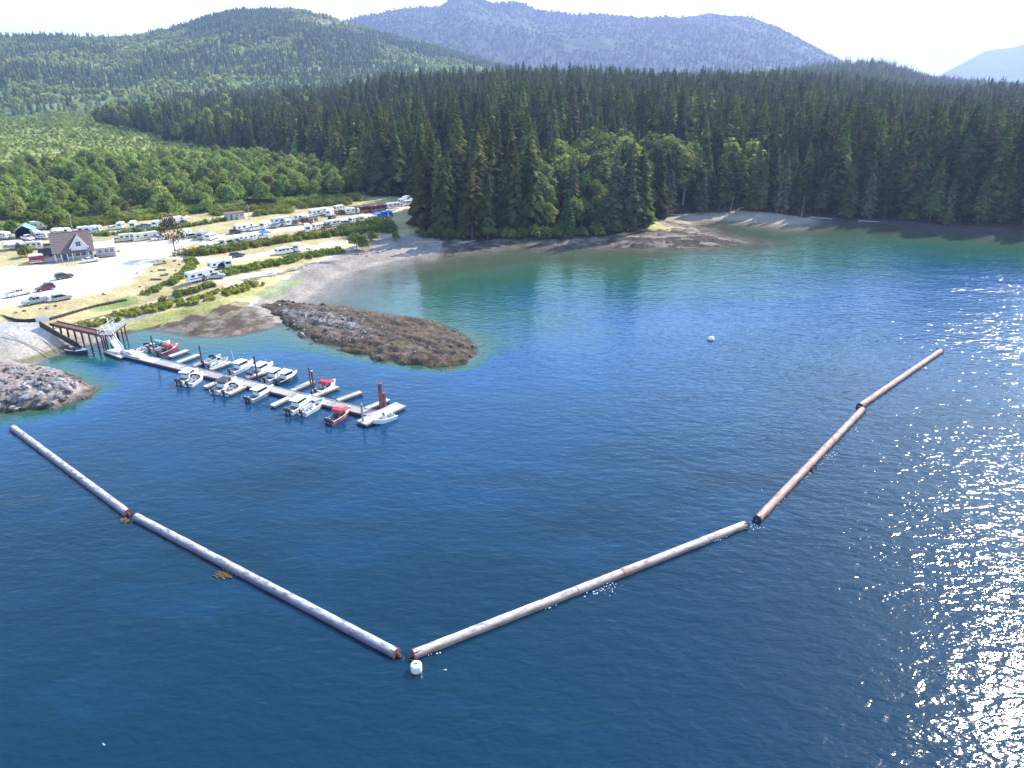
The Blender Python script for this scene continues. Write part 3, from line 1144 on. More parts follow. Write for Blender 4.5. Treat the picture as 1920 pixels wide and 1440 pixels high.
def forest():
    # kinds of conifer, all 30 m high before scaling
    spec = [('dark', 30, 5.8, 0.06, 0.45, 1.0, 0.0, M_CON), ('slim', 30, 4.4, 0.10, 0.5, 1.0, 0.05, M_CON), ('broad', 30, 7.0, 0.05, 0.4, 1.0, 0.05, M_CON),
            ('ragged', 30, 6.2, 0.14, 0.35, 0.85, 0.25, M_CON), ('greyish', 30, 5.8, 0.08, 0.4, 0.9, 0.15, M_CONB), ('tall', 30, 5.2, 0.2, 0.5, 1.0, 0.1, M_CON),
            ('dark', 30, 6.6, 0.03, 0.55, 0.9, 0.12, M_CON), ('slim', 30, 3.8, 0.18, 0.35, 0.9, 0.2, M_CON), ('ragged', 30, 7.4, 0.22, 0.25, 0.75, 0.38, M_CON)]
    mp = foliage('olive_conifer_needles', (0.10, 0.112, 0.04), (0.215, 0.205, 0.078), 0.5, 0.35, 0.25)  # warmer, brighter needle copy: sunlight on the point clump put into its colour
    pairs, srcs, olive = [], [], []
    for i, (n, h, r, lo, dr, de, spz, mc) in enumerate(spec):
        cr, tk = conifer_mesh(h, r, 40 + i, None, lo, dr, de, spz)
        pairs.append(proto_pair('conifer', cr, tk, mc, M_BARK))
        olive.append(proto_pair('olive_conifer', cr, tk, mp, M_BARK))
        srcs.append(joined(n + '_conifer', cr, tk, mc, M_BARK))
    lows = []
    for i in range(3):
        cr, tk = conifer_mesh(30, 5.2 + 0.7 * i, 70 + i, None, 0.05, 0.5, 0.6, 0.1)
        lows.append(joined('far_conifer', cr, tk, M_CON, M_BARK))
    x, y = jitter_points(forest_poly, 6.6)
    s = coast(x, y)
    keep = (s > 5) & in_view(x, y) & (y < 900)
    decid = Pz([(985, 432), (1100, 430), (1190, 424), (1215, 409), (1290, 388), (1300, 372), (1180, 364), (1040, 370)], LOT)
    keep &= ~in_poly(x, y, decid)
    # leave a little clearing by the parked trailers at the head of the road
    keep &= ~((x > -60) & (x < -30) & (y > 250) & (y < 335) & (dist_line(x, y, road1) < 8))
    x, y, s = x[keep], y[keep], s[keep]
    z = height(x, y, s)
    px, py = PIX(x, y, z)
    hh = np.interp(px, [185, 400, 600, 760, 1000, 1400, 1920], [17, 23, 30, 37, 39, 38, 36]) / 30
    hh = hh * (0.52 + 0.62 * RS.uniform(0, 1, len(x)) ** 0.8) * (0.82 + 0.36 * fbm(x * 0.02, y * 0.02, 77, 3)) * np.where(s < 13, 0.8, 1) * np.where((px > 1280) & (px < 1540) & (s < 48), 0.68, 1) * np.where((px > 800) & (px < 1290) & (y > 305) & (y < 372), 0.58, 1) * np.where((px < 1215) & (px > 785) & (y < 305), 0.93, 1)
    idx = RS.choice(9, len(x), p=[.18, .13, .12, .12, .09, .10, .10, .08, .08])
    rot = RS.uniform(0, 6.28, len(x))
    leafy = (RS.uniform(0, 1, len(x)) < 0.07) & (s > 38)
    lf = (x[leafy], y[leafy], z[leafy])
    x, y, z, s, px, hh, idx, rot = (q[~leafy] for q in (x, y, z, s, px, hh, idx, rot))
    lsrc = []
    for i in range(3):
        cr, tk = deciduous(18, 5.2, 190 + i, 0.8, 16, 50)
        lsrc.append(joined('leafy_tree', cr, tk, M_ALD, M_BARK))
    n = len(lf[0])
    scatter('leafy_wood', np.stack(lf, 1), RS.uniform(0.9, 1.5, n), RS.uniform(0, 6.28, n), RS.randint(0, 3, n), lsrc, 'paler leafy trees scattered through the dark conifer forest', 'trees')
    order = np.argsort(y - 0.0 + np.where(s > 45, 120, 0))
    zone_names = {'point': 'on the point beside the shingle beach', 'point2': 'on the point left of the leafy trees', 'camp': 'at the forest edge behind the campground', 'back': 'between the leafy trees and the leaning snag', 'snag': 'between the two pale snags', 'shade': 'on the shaded shore right of the upright snag', 'edge': 'at the far right of the shaded shore'}
    look = ['dark green full-crowned conifer', 'slim dark conifer', 'broad dark conifer', 'ragged gappy conifer', 'greyish olive conifer', 'bare-trunked conifer',
            'heavy-skirted dark conifer', 'thin sparse conifer', 'flat-boughed open conifer']
    near = order[:296]
    for i in near:
        zo = 'camp' if px[i] < 785 else 'point' if px[i] < 900 else 'point2' if px[i] < 1215 else 'back' if px[i] < 1368 else 'snag' if px[i] < 1503 else 'shade' if px[i] < 1720 else 'edge'
        ol = 780 < px[i] < 1010 and y[i] < 322 and i % 3 != 0
        lk = ('young short ' if hh[i] < 0.78 else 'very tall ' if hh[i] > 1.12 else '') + look[idx[i]]
        if ol: lk = lk.replace('dark green', 'olive').replace('dark', 'olive') if 'dark' in lk else lk.replace('conifer', 'olive conifer').replace('greyish olive olive', 'sunlit olive')
        tree_obj('conifer_tree', (olive if ol else pairs)[idx[i]], (x[i], y[i], z[i] - 0.2), hh[i], rot[i], lk + ' ' + zone_names[zo], 'conifer', lk.replace('conifer', 'conifers') + ' ' + zone_names[zo])
    rest = order[296:]
    scatter('conifer_forest', np.stack([x[rest], y[rest], z[rest] - 0.3], 1), hh[rest], rot[rest], idx[rest], srcs, 'dense dark conifer forest rising behind the bay to the skyline', 'forest')
    # farther ridges of the same forest
    x, y = jitter_points([(-480, 890), (1250, 890), (1900, 2300), (-480, 2300)], 11)
    keep = in_view(x, y) & in_poly(x, y, forest_poly)
    x, y = x[keep], y[keep]
    z = height(x, y)
    n = len(x)
    scatter('ridge_forest', np.stack([x, y, z - 0.3], 1), RS.uniform(0.45, 1.15, n) * (0.75 + 0.5 * fbm(x * 0.01, y * 0.01, 78, 3)), RS.uniform(0, 6.28, n), RS.randint(0, 3, n), lows, 'distant conifer forest on the low ridges behind the bay', 'forest')
    return pairs


def broadleaf(pairs):
    ald, asrc = [], []
    for i in range(5):
        cr, tk = deciduous(12, 3.9 + 0.35 * i, 90 + i, 0.55, 17, 62)
        ald.append(proto_pair('alder', cr, tk, M_ALD, M_BARK))
        asrc.append(joined('alder', cr, tk, M_ALD, M_BARK))
    young = []
    for i in range(4):
        cr, tk = deciduous(5, 2.6, 120 + i, 0.6, 7, 24, 1.3)
        young.append(joined('young_alder', cr, tk, M_YOUNG if i else M_ALD, M_BARK))
    # belt of alders behind the campground
    x, y = jitter_points(alder_poly, 7.8, 0.5)
    px, py = PIX(x, y, 4.0)
    keep = in_view(x, y) & (dist_line(x, y, road2) > 6) & (dist_line(x, y, road4) > 6)
    # open scrub strip between the rows
    gap = (py > 352) & (py < 372) & (px < 420) & (RS.uniform(0, 1, len(x)) < 0.65)
    low = (py > 385) & (RS.uniform(0, 1, len(x)) < 0.45)
    keep &= ~gap & ~low
    x, y, px, py = x[keep], y[keep], px[keep], py[keep]
    z = height(x, y)
    sc = np.interp(py, [285, 330, 380, 400, 425], [1.0, 1.05, 0.95, 0.7, 0.6]) * RS.uniform(0.7, 1.15, len(x))
    rot = RS.uniform(0, 6.28, len(x))
    idx = RS.randint(0, 5, len(x))
    order = np.argsort(y)
    for i in order[:215]:
        row = 'right behind the trailers' if y[i] < 292 else 'in the alder belt' if y[i] < 345 else 'at the back of the belt'
        side = 'above the lodge' if px[i] < 230 else 'above the upper trailers' if px[i] < 470 else 'next to the conifers'
        row += ', ' + side
        size = 'low round' if sc[i] < 0.72 else 'tall round' if sc[i] > 1.0 else 'round'
        tree_obj('alder_tree', ald[idx[i]], (x[i], y[i], z[i] - 0.1), sc[i], rot[i], '%s green alder %s' % (size, row), 'alder tree', '%s alders %s' % (size, row))
    r = order[215:]
    if len(r): scatter('alder_wood', np.stack([x[r], y[r], z[r]], 1), sc[r], rot[r], idx[r], asrc, 'green alder wood beyond the belt behind the campground', 'wood')
    # undergrowth between the alders of the belt
    ux, uy = jitter_points(alder_poly, 3.6, 0.5)
    k = in_view(ux, uy) & (fbm(ux * 0.06, uy * 0.06, 611, 3) > 0.40) & (dist_line(ux, uy, road2) > 7) & (dist_line(ux, uy, road4) > 7)
    ux, uy = ux[k], uy[k]
    usrc = []
    for i in range(3):
        cr, tk = deciduous(2.6, 1.9, 630 + i, 0.42, 6, 26, 0.9)
        usrc.append(joined('undergrowth', cr, tk, [M_SHRUB, M_ALD, M_SHRUB][i], M_BARK))
    n = len(ux)
    scatter('undergrowth', np.stack([ux, uy, height(ux, uy) - 0.15], 1), RS.uniform(0.5, 1.5, n), RS.uniform(0, 6.28, n), RS.randint(0, 3, n), usrc, 'rough green undergrowth between the alders of the belt', 'undergrowth')
    maple = []
    for i in range(4):
        cr, tk = deciduous(12.5, 4.4, 140 + i, 0.5, 20, 58)
        maple.append(proto_pair('leafy_tree', cr, tk, M_MAPLE if i else M_ALD, M_PALEBARK))
    # alders and maples on the point
    decid = Pz([(985, 434), (1100, 432), (1190, 424), (1215, 409), (1290, 390), (1300, 366), (1180, 358), (1030, 365)], LOT)
    x, y = jitter_points(decid, 8.2)
    k = coast(x, y) > 3.5
    x, y = x[k], y[k]
    z = height(x, y)
    px, py = PIX(x, y, z)
    d2 = RS.uniform(0, 1, len(x))
    for i in range(len(x)):
        if d2[i] < 0.72:
            s_ = random.uniform(0.8, 1.2) * (1 + 1.0 * float(sstep(268, 310, y[i])))
            w = 'at the waterline of the point' if y[i] < 272 else 'in the pale clump on the point' if px[i] < 1180 else 'between the point and the far beach'
            tree_obj('leafy_tree', maple[i % 4], (x[i], y[i], z[i] - 0.1), s_, random.uniform(0, 6), ('big ' if s_ > 1.55 else 'small ' if s_ < 1.1 else '') + ('pale green' if i % 4 == 0 else 'dull olive') + ' leafy tree ' + w, 'leafy tree', ('big ' if s_ > 1.55 else 'small ' if s_ < 1.1 else '') + ('pale green' if i % 4 == 0 else 'dull olive') + ' leafy trees ' + w)
        else:
            tree_obj('conifer_tree', pairs[(i * 7) % 6], (x[i], y[i], z[i] - 0.1), random.uniform(0.7, 1.0), random.uniform(0, 6), 'conifer standing among the pale leafy trees on the point', 'conifer', 'conifers among the leafy trees on the point')
    # low bushes along the foot of the point
    bush = []
    for i in range(3):
        cr, tk = deciduous(3.2, 2.0, 160 + i, 0.34, 9, 55)
        bush.append(proto_pair('bush', cr, tk, [M_SHRUB, M_ALD, M_SHRUB][i], M_BARK))
    for i in range(34):
        t = i / 33
        p = onland(800 + 400 * t + random.uniform(-8, 8), np.interp(t, [0, .25, .6, .8, 1], [443, 441, 442, 433, 424]) + random.uniform(-3, 2))
        tree_obj('shore_bush', bush[i % 3], p, random.uniform(0.8, 1.5), random.uniform(0, 6), 'leafy bush at the foot of the wooded point', 'bush', 'bushes along the foot of the wooded point')
    # the trees one would single out
    cr, tk = conifer_mesh(17, 4.0, 201, None, 0.03, 0.45, 1.25, 0.0)
    tree_obj('conifer_tree', proto_pair('young_conifer', cr, tk, foliage('bright_conifer', (0.035, 0.07, 0.022), (0.075, 0.115, 0.034), .3, .1), M_BARK), onland(1062, 436), 1.0, 0, 'bright green pyramid-shaped young conifer at the water side of the point', 'conifer')
    for k, (px_, py_, s_) in enumerate(((1150, 428, 1.0), (1178, 427, 1.12), (1200, 420, 0.95))):
        cr, tk = conifer_mesh(30, 6.2, 210 + k, None, 0.06, 0.3, 0.95, 0.22)
        tree_obj('conifer_tree', proto_pair('greyish_conifer', cr, tk, M_CONB, M_PALEBARK), onland(px_, py_), s_, k, ['grey-brown open-crowned conifer, left of the trio at the tip of the point', 'tallest grey-brown open-crowned conifer at the tip of the point', 'grey-brown conifer nearest the grassy tip of the point'][k], 'conifer')
    cr, tk = deciduous(9.5, 3.6, 230, 0.3, 12, 60)
    cr.v = [(a, b, c + 1.6) for a, b, c in cr.v]
    tk.tube((0, 0, 0), (0, 0, 5), 0.22, 0.16, 7)
    tree_obj('brown_tree', proto_pair('brown_tree', cr, tk, M_BROWN, M_PALEBARK), onland(330, 481), 1.15, 0, 'brown-leaved tree with a bare trunk standing alone at the edge of the gravel lot', 'tree')
    return ald, young, bush


def background_trees(h1, h2, young):
    x, y = jitter_points(young_poly, 5.2)
    k = in_view(x, y)
    x, y = x[k], y[k]
    z = height(x, y)
    patch = fbm(x * 0.012, y * 0.02, 301, 3)
    k = (patch > 0.42) | (RS.uniform(0, 1, len(x)) < 0.7)
    x, y, z = x[k], y[k], z[k]
    n = len(x)
    scatter('young_alder_thicket', np.stack([x, y, z], 1), RS.uniform(0.45, 1.0, n) * np.interp(y, [380, 900, 1500], [0.7, 0.95, 1.4]), RS.uniform(0, 6.28, n), RS.randint(0, 4, n), young, 'light green thicket of young alders on the plain at left', 'thicket')

    def lowcone(h, r, seed, mc):
        rr = random.Random(seed)
        m = MB()
        for t0, t1, rb in ((0.0, 0.5, 1.0), (0.3, 0.78, 0.72), (0.6, 1.0, 0.45)):
            nn = 7
            ring = [(rb * r * rr.uniform(.7, 1.2) * math.cos(6.283 * i / nn), rb * r * rr.uniform(.7, 1.2) * math.sin(6.283 * i / nn), h * t0 + rr.uniform(-.03, .03) * h) for i in range(nn)]
            m.add(ring + [(0, 0, h * t1)], [(i, (i + 1) % nn, nn) for i in range(nn)])
        return bpy.data.objects.new('hill_conifer', m.mesh('hill_conifer', mc))

    def blob(r, seed, mc):
        cr = leafy_crown(seed, [(0, 0, r, r), (r * .5, 0, r * .8, r * .7), (-r * .4, r * .4, r * .9, r * .7)], r * 0.45, 26, 0)
        return bpy.data.objects.new('hill_broadleaf', cr.mesh('hill_broadleaf', mc))
    for (name, hh, num, sc, lab, far) in (('hillside_trees', h1, 34000, (0.32, 0.72), 'mixed trees covering the green hill at left', 0), ('mountain_trees', h2, 15000, (0.45, 1.0), 'conifers covering the blue mountain', 1)):
        X, Y, Z, T = hh
        A = np.arctan2(X, Y)
        # draw points over the front slope, by interpolating its grid
        ny = len(X) // 420
        gx, gy, gz, gt = (q.reshape(ny, 420) for q in (X, Y, Z, T))
        a = RS.uniform(0, 418.99, num)
        b = np.sqrt(RS.uniform(0, 1, num)) * 90
        ia, ib = a.astype(int), b.astype(int)
        fa, fb = a - ia, b - ib

        def bi(q): return (q[ib, ia] * (1 - fa) + q[ib, ia + 1] * fa) * (1 - fb) + (q[ib + 1, ia] * (1 - fa) + q[ib + 1, ia + 1] * fa) * fb
        x, y, z = bi(gx), bi(gy), bi(gz)
        px, py = PIX(x, y, z)
        pat = fbm(x / (170 if not far else 420), y / (170 if not far else 420), 401, 4)
        k = (px > -40) & (px < 1960) & (py < 230)
        conif = (pat > 0.53) ^ (RS.uniform(0, 1, num) < 0.12)
        bare = (pat < 0.36) & (RS.uniform(0, 1, num) < 0.8)
        k &= ~bare
        x, y, z, conif = x[k], y[k], z[k], conif[k]
        n = len(x)
        srcs = [lowcone(26, 6.5, 1 + far, M_FCON if far else M_HCON), lowcone(22, 6, 2 + far, M_FCON if far else M_HCON), blob(7, 3 + far, M_FCON if far else M_ALD), blob(5.5, 4 + far, M_ALD if far else M_YOUNG)]
        idx = np.where(conif, RS.randint(0, 2, n), RS.randint(2, 4, n))
        scatter(name, np.stack([x, y, z], 1), RS.uniform(*sc, n), RS.uniform(0, 6.28, n), idx, srcs, lab, 'trees')


def hedge(name, px_line, width, hgt, material, label, seed, z=None, dens=1.0, group=None):
    """a band of scrub along a line: leafy clumps on many small mounds, one mesh"""
    rr = random.Random(seed)
    pts = [onland(*p) for p in px_line]
    blobs = []
    for a, b in zip(pts, pts[1:]):
        L = (b - a).length
        for k in range(max(1, int(L * width / 1.2))):
            t = rr.random()
            p = a.lerp(b, t)
            n = Vector((-(b - a).y, (b - a).x, 0)).normalized()
            o = rr.uniform(-1, 1)
            p = p + n * o * width / 2
            r = hgt * rr.uniform(0.45, 0.85) * (1.1 - 0.4 * abs(o))
            blobs.append((p.x, p.y, p.z + r * 0.55, r))
    cr = leafy_crown(seed, blobs, 0.36, 42 * dens, 0, 1.0, 1.0)
    c = pts[len(pts) // 2]
    cr.v = [(x - c.x, y - c.y, zz - c.z) for x, y, zz in cr.v]
    o = cr.build(name, material)
    o.location = c
    return tag(o, label, 'hedge', group)


def scrub():
    hedge('hedge', [(338, 476), (375, 478), (420, 470), (480, 461), (540, 451), (600, 444), (650, 437), (700, 431), (722, 428)], 5.5, 2.0, M_SHRUB, 'long green hedge between the main camp road and the lower lane', 501, dens=1.1)
    hedge('hedge', [(640, 440), (680, 431), (712, 424), (718, 436)], 9, 3.2, M_ALD, 'tall dense thicket at the far end of the long green hedge', 502)
    hedge('hedge', [(420, 518), (450, 507), (500, 497), (560, 483), (610, 473), (640, 468)], 4.2, 1.6, M_SHRUB, 'green hedge between the lower lane and the shingle beach', 503)
    hedge('hedge', [(262, 550), (300, 540), (330, 527), (352, 510), (362, 494), (350, 487)], 3.0, 1.2, M_SHRUB, 'curved low hedge round the dry grass beside the gravel lot', 504, dens=0.8)
    hedge('hedge', [(300, 560), (345, 548), (385, 540), (398, 532)], 3.0, 1.3, M_SHRUB, 'short green hedge seaward of the shore path', 505)
    hedge('hedge', [(210, 588), (260, 578), (310, 570), (360, 563), (410, 551), (455, 538), (480, 530)], 6.0, 0.8, M_BROOM, 'bright yellow-green scrub strip above the dark mud flat', 506, dens=1.1)
    hedge('hedge', [(150, 607), (185, 600), (220, 592)], 4.5, 0.9, M_BROOM, 'thin yellow-green scrub behind the pier', 507, dens=0.5)
    hedge('hedge', [(178, 441), (215, 441), (250, 434), (300, 433), (345, 426), (400, 417), (440, 411)], 3.0, 1.5, M_SHRUB, 'hedge between the two upper rows of trailers', 508, dens=0.8)
    hedge('hedge', [(474, 405), (510, 400), (550, 398)], 4.5, 2.0, M_SHRUB, 'short bright hedge right of the flat-roofed shed', 509)
    hedge('hedge', [(560, 390), (600, 386), (640, 383), (655, 383)], 5.5, 2.6, M_SHRUB, 'yellow-green scrub behind the trailers near the forest', 510)
    hedge('hedge', [(260, 412), (300, 410), (350, 406)], 4.0, 2.0, M_BROOM, 'orange-green scrub below the alders behind the small white trailers', 511)
    hedge('hedge', [(400, 404), (440, 398), (500, 392), (540, 392)], 6, 2.0, M_SHRUB, 'scrub at the foot of the alders behind the flat-roofed shed', 512, dens=.9)


def more_scrub():
    hedge('hedge', [(96, 430), (140, 425), (180, 421), (220, 416), (250, 413)], 9, 2.6, M_SHRUB, 'deep scrub under the alders behind the left part of the upper row', 521)
    hedge('hedge', [(0, 428), (22, 431), (38, 436)], 6, 2.4, M_ALD, 'bright scrub in the corner left of the teal-roofed shelter', 522)
    hedge('hedge', [(255, 408), (330, 400), (400, 394), (455, 389)], 9, 2.6, M_ALD, 'green scrub at the foot of the alders between the upper row and the shed', 523)
    hedge('hedge', [(520, 386), (580, 381), (640, 377), (680, 374)], 8, 3.0, M_ALD, 'green scrub at the foot of the alders near the conifers', 524)


def dark_bush(bush):
    p = onland(668, 466)
    cr, tk = deciduous(5.2, 4.0, 620, 0.4, 14, 80)
    tree_obj('bush', proto_pair('big_bush', cr, tk, M_ALD, M_BARK), p, 1.0, 0, 'big dark rounded bush above the shingle beach at the end of the lower lane', 'bush')
    for k, (px, py, s, lab) in enumerate(((698, 448, 1.0, 'pale grey-green bush by the driftwood at the lane end'), (25, 437, 1.3, 'light green bush beside the white trailer at the left edge'), (98, 428, 2.0, 'yellow-green small tree between two trailers behind the lodge'), (50, 482, 1.1, 'olive bush behind the red food stall'), (742, 448, 0.8, 'small round bush on the beach by the driftwood'), (790, 440, 0.9, 'small bush between beach and wooded point'))):
        tree_obj('bush', bush[k % 3], onland(px, py), s, k, lab, 'bush')


# ------------------------------------------------------------------ vehicles
M_WHITE = mat('white_paint', (0.78, 0.78, 0.76), 0.35, 0.06, 0.8)
M_CREAM = mat('cream_paint', (0.66, 0.61, 0.48), 0.4, 0.08, 0.8)
M_GREYP = mat('grey_paint', (0.30, 0.31, 0.33), 0.35, 0.05, 0.8)
M_DGREY = mat('dark_grey_paint', (0.07, 0.075, 0.085), 0.3, 0.05, 0.8)
M_SILVER = mat('silver_paint', (0.42, 0.45, 0.48), 0.3, 0.05, 0.8, metal=0.4)
M_BLUE = mat('blue_paint', (0.06, 0.16, 0.42), 0.35, 0.05, 0.8)
M_TARP = mat('blue_tarp', (0.03, 0.22, 0.62), 0.6, 0.2, 0.8)
M_RED = mat('red_paint', (0.42, 0.035, 0.03), 0.35, 0.05, 0.8)
M_MAROON = mat('maroon_paint', (0.14, 0.02, 0.03), 0.3, 0.05, 0.8)
M_BROWNP = mat('brown_paint', (0.13, 0.075, 0.05), 0.4, 0.1, 0.8)
M_GLASS = mat('dark_glass', (0.02, 0.024, 0.03), 0.08)
M_TYRE = mat('tyre_rubber', (0.018, 0.018, 0.018), 0.85)
M_RIM = mat('wheel_rim', (0.5, 0.5, 0.5), 0.35, metal=0.8)
M_STRIPE = mat('tan_stripe', (0.40, 0.30, 0.20), 0.4)
M_BSTRIPE = mat('blue_stripe', (0.10, 0.16, 0.34), 0.4)
M_GSTRIPE = mat('grey_stripe', (0.22, 0.22, 0.24), 0.4)
M_AWN = mat('awning_cloth', (0.62, 0.60, 0.56), 0.8, 0.1, 1)
M_DAWN = mat('dark_awning_cloth', (0.10, 0.08, 0.08), 0.8, 0.1, 1)
M_METAL = mat('galvanised_metal', (0.5, 0.51, 0.53), 0.45, 0.15, 2, metal=0.6)
M_LAMP = mat('lamp_glass', (0.75, 0.74, 0.70), 0.2)
M_TAIL = mat('tail_lamp', (0.4, 0.02, 0.02), 0.3)


def wheel(parent, x, y, r=0.36, w=0.24):
    m = MB()
    m.lathe((0, 0, 0), [(r * 0.75, -w / 2), (r, -w / 2 + 0.04), (r, w / 2 - 0.04), (r * 0.75, w / 2)], 14, axis='Y')
    o = m.build('wheel', M_TYRE, parent, loc=(x, y, r))
    k = MB()
    k.lathe((0, 0, 0), [(r * 0.3, -w / 2 - 0.015), (r * 0.6, -w / 2 - 0.01), (r * 0.6, w / 2 + 0.01), (r * 0.3, w / 2 + 0.015)], 10, axis='Y')
    k.build('rim', M_RIM, o)
    return o


def win(parent, x, y, z, w, h, side='y', name='window'):
    m = MB()
    d = (w, 0.05, h) if side == 'y' else (0.05, w, h)
    m.box((0, 0, 0), d)
    return m.build(name, M_GLASS, parent, loc=(x, y, z))


def roof_bits(root, x, z):
    m = MB(); m.prism([(-.45, 0), (-.35, .26), (.3, .26), (.5, .08), (.5, 0)], -.35, .35, inset=.05)
    m.build('air_conditioner', M_WHITE, root, loc=(x, 0, z))
    m = MB(); m.box((0, 0, .06), (.4, .4, .12), taper=.8)
    m.build('roof_vent', M_GREYP, root, loc=(x + 1.5, .25, z))


def awning(root, x, y0, z, L, d, mt):
    m = MB()
    s = 1 if y0 > 0 else -1
    m.add([(x - L / 2, y0, z), (x + L / 2, y0, z), (x + L / 2, y0 + s * d, z - .35), (x - L / 2, y0 + s * d, z - .35),
           (x - L / 2, y0, z - .04), (x + L / 2, y0, z - .04), (x + L / 2, y0 + s * d, z - .39), (x - L / 2, y0 + s * d, z - .39)],
          [(0, 1, 2, 3), (7, 6, 5, 4), (0, 1, 5, 4), (1, 2, 6, 5), (2, 3, 7, 6), (3, 0, 4, 7)])
    o = m.build('awning', mt, root)
    for q in (-1, 1):
        k = MB(); k.bar((x + q * L * .48, y0 + s * d * .96, z - .38), (x + q * L * .48, y0 + s * .05, .8), .05)
        k.build('awning_arm', M_METAL, o)


def travel_trailer(L=7.4, body=M_WHITE, stripe=M_STRIPE, awn=None):
    r = empty('travel_trailer')
    h = L / 2
    m = MB()
    m.prism([(-h, .6), (-h, 2.75), (-h + .2, 2.95), (h - .75, 2.95), (h - .25, 2.6), (h, 1.7), (h - .1, .9), (h - .45, .55), (-h + .3, .5)], -1.2, 1.2, inset=.07)
    m.build('body', body, r)
    for s in (-1, 1):
        k = MB(); k.box((0, 0, 0), (L * .9, .03, .32)); k.build('stripe', stripe, r, loc=(-.2, s * 1.21, 1.15))
        for x, w in ((-L * .3, 1.0), (L * .06, 1.3), (L * .3, .9)): win(r, x, s * 1.21, 2.0, w, .6)
        for x in (-.45, .45): wheel(r, x - .4, s * 1.05, .34)
    win(r, h - .03, 0, 1.85, 1.5, .5, 'x', 'front_window')
    win(r, -h - .01, 0, 2.0, 1.4, .6, 'x', 'rear_window')
    d = MB(); d.box((0, 0, 0), (.68, .05, 1.85)); d.build('door', M_WHITE if body is not M_WHITE else M_CREAM, r, loc=(L * .18, -1.215, 1.5))
    t = MB(); t.bar((h - .2, .6, .5), (h + 1.1, 0, .5), .1); t.bar((h - .2, -.6, .5), (h + 1.1, 0, .5), .1); t.tube((h + 1.0, 0, 0), (h + 1.0, 0, .6), .05); t.box((h + .3, 0, .75), (.4, .6, .4))
    t.build('hitch', M_DGREY, r)
    roof_bits(r, -.4, 2.95)
    if awn: awning(r, 0, -1.22, 2.75, L * .6, 2.3, awn)
    return r


def fifth_wheel(L=9.6, body=M_WHITE, stripe=M_BSTRIPE):
    r = empty('fifth_wheel_trailer')
    h = L / 2
    m = MB()
    m.prism([(-h, .65), (-h, 3.2), (-h + .2, 3.4), (h - .9, 3.4), (h - .1, 2.9), (h, 1.75), (h - 2.4, 1.55), (h - 2.5, .6), (-h + .3, .55)], -1.22, 1.22, inset=.07)
    m.build('body', body, r)
    for s in (-1, 1):
        k = MB(); k.box((0, 0, 0), (L * .68, .03, .35)); k.build('stripe', stripe, r, loc=(-1.1, s * 1.23, 1.3))
        for x, w, z in ((-L * .32, 1.1, 2.2), (-L * .05, 1.5, 2.2), (L * .36, .8, 2.5)): win(r, x, s * 1.23, z, w, .65)
        for x in (-1.5, -.6): wheel(r, x, s * 1.07, .38)
    win(r, -h - .01, 0, 2.3, 1.5, .7, 'x', 'rear_window')
    win(r, h - .06, 0, 2.5, 1.3, .4, 'x', 'front_window')
    t = MB(); t.box((h - 1.2, 0, 1.35), (.5, .5, .5)); t.bar((h - 2.2, .9, .05), (h - 2.2, .9, .7), .12); t.bar((h - 2.2, -.9, .05), (h - 2.2, -.9, .7), .12)
    t.build('king_pin', M_DGREY, r)
    m = MB(); m.box((0, 0, 0), (2.8, .5, 2.0)); m.build('slide_out', M_CREAM, r, loc=(-1.2, 1.42, 2.0))
    roof_bits(r, -.8, 3.4)
    return r


def motorhome(L=8.2, body=M_WHITE, stripe=M_STRIPE, flat=False):
    r = empty('motorhome')
    h = L / 2
    m = MB()
    if flat: prof = [(-h, .5), (-h, 2.9), (-h + .2, 3.1), (h - .4, 3.1), (h - .05, 2.8), (h, 1.4), (h - .1, .55), (h - .4, .45), (-h + .3, .45)]
    else: prof = [(-h, .55), (-h, 2.9), (-h + .2, 3.05), (h - 1.0, 3.05), (h - .5, 2.7), (h - .45, 2.2), (h - 1.15, 2.05), (h - .95, 1.35), (h, 1.15), (h, .55), (h - .3, .45), (-h + .3, .45)]
    m.prism(prof, -1.2, 1.2, inset=.07)
    m.build('body', body, r)
    if flat: win(r, h - .005, 0, 2.05, 2.1, 1.0, 'x', 'windscreen')
    else:
        w = MB(); w.add([(h - 1.12, -1.0, 2.04), (h - 1.12, 1.0, 2.04), (h - .9, 1.0, 1.36), (h - .9, -1.0, 1.36), (h - 1.16, -1.0, 2.04), (h - 1.16, 1.0, 2.04), (h - .98, 1.0, 1.36), (h - .98, -1.0, 1.36)],
                        [(0, 1, 2, 3), (7, 6, 5, 4), (0, 1, 5, 4), (2, 3, 7, 6), (1, 2, 6, 5), (0, 3, 7, 4)])
        w.build('windscreen', M_GLASS, r)
    for s in (-1, 1):
        k = MB(); k.box((0, 0, 0), (L * .85, .03, .3)); k.build('stripe', stripe, r, loc=(-.3, s * 1.21, 1.15))
        for x, w in ((-L * .33, 1.1), (-L * .02, 1.4)): win(r, x, s * 1.21, 2.05, w, .65)
        win(r, h - 1.6, s * 1.21, 1.75, .7, .55, name='side_window')
        for x in (-h + 2.1, h - 1.1): wheel(r, x, s * 1.06, .4)
        q = MB(); q.box((0, 0, 0), (.08, .35, .2)); q.build('headlight', M_LAMP, r, loc=(h + .01, s * .85, .9))
    win(r, -h - .01, 0, 2.1, 1.6, .7, 'x', 'rear_window')
    roof_bits(r, -1.0, 3.08)
    return r


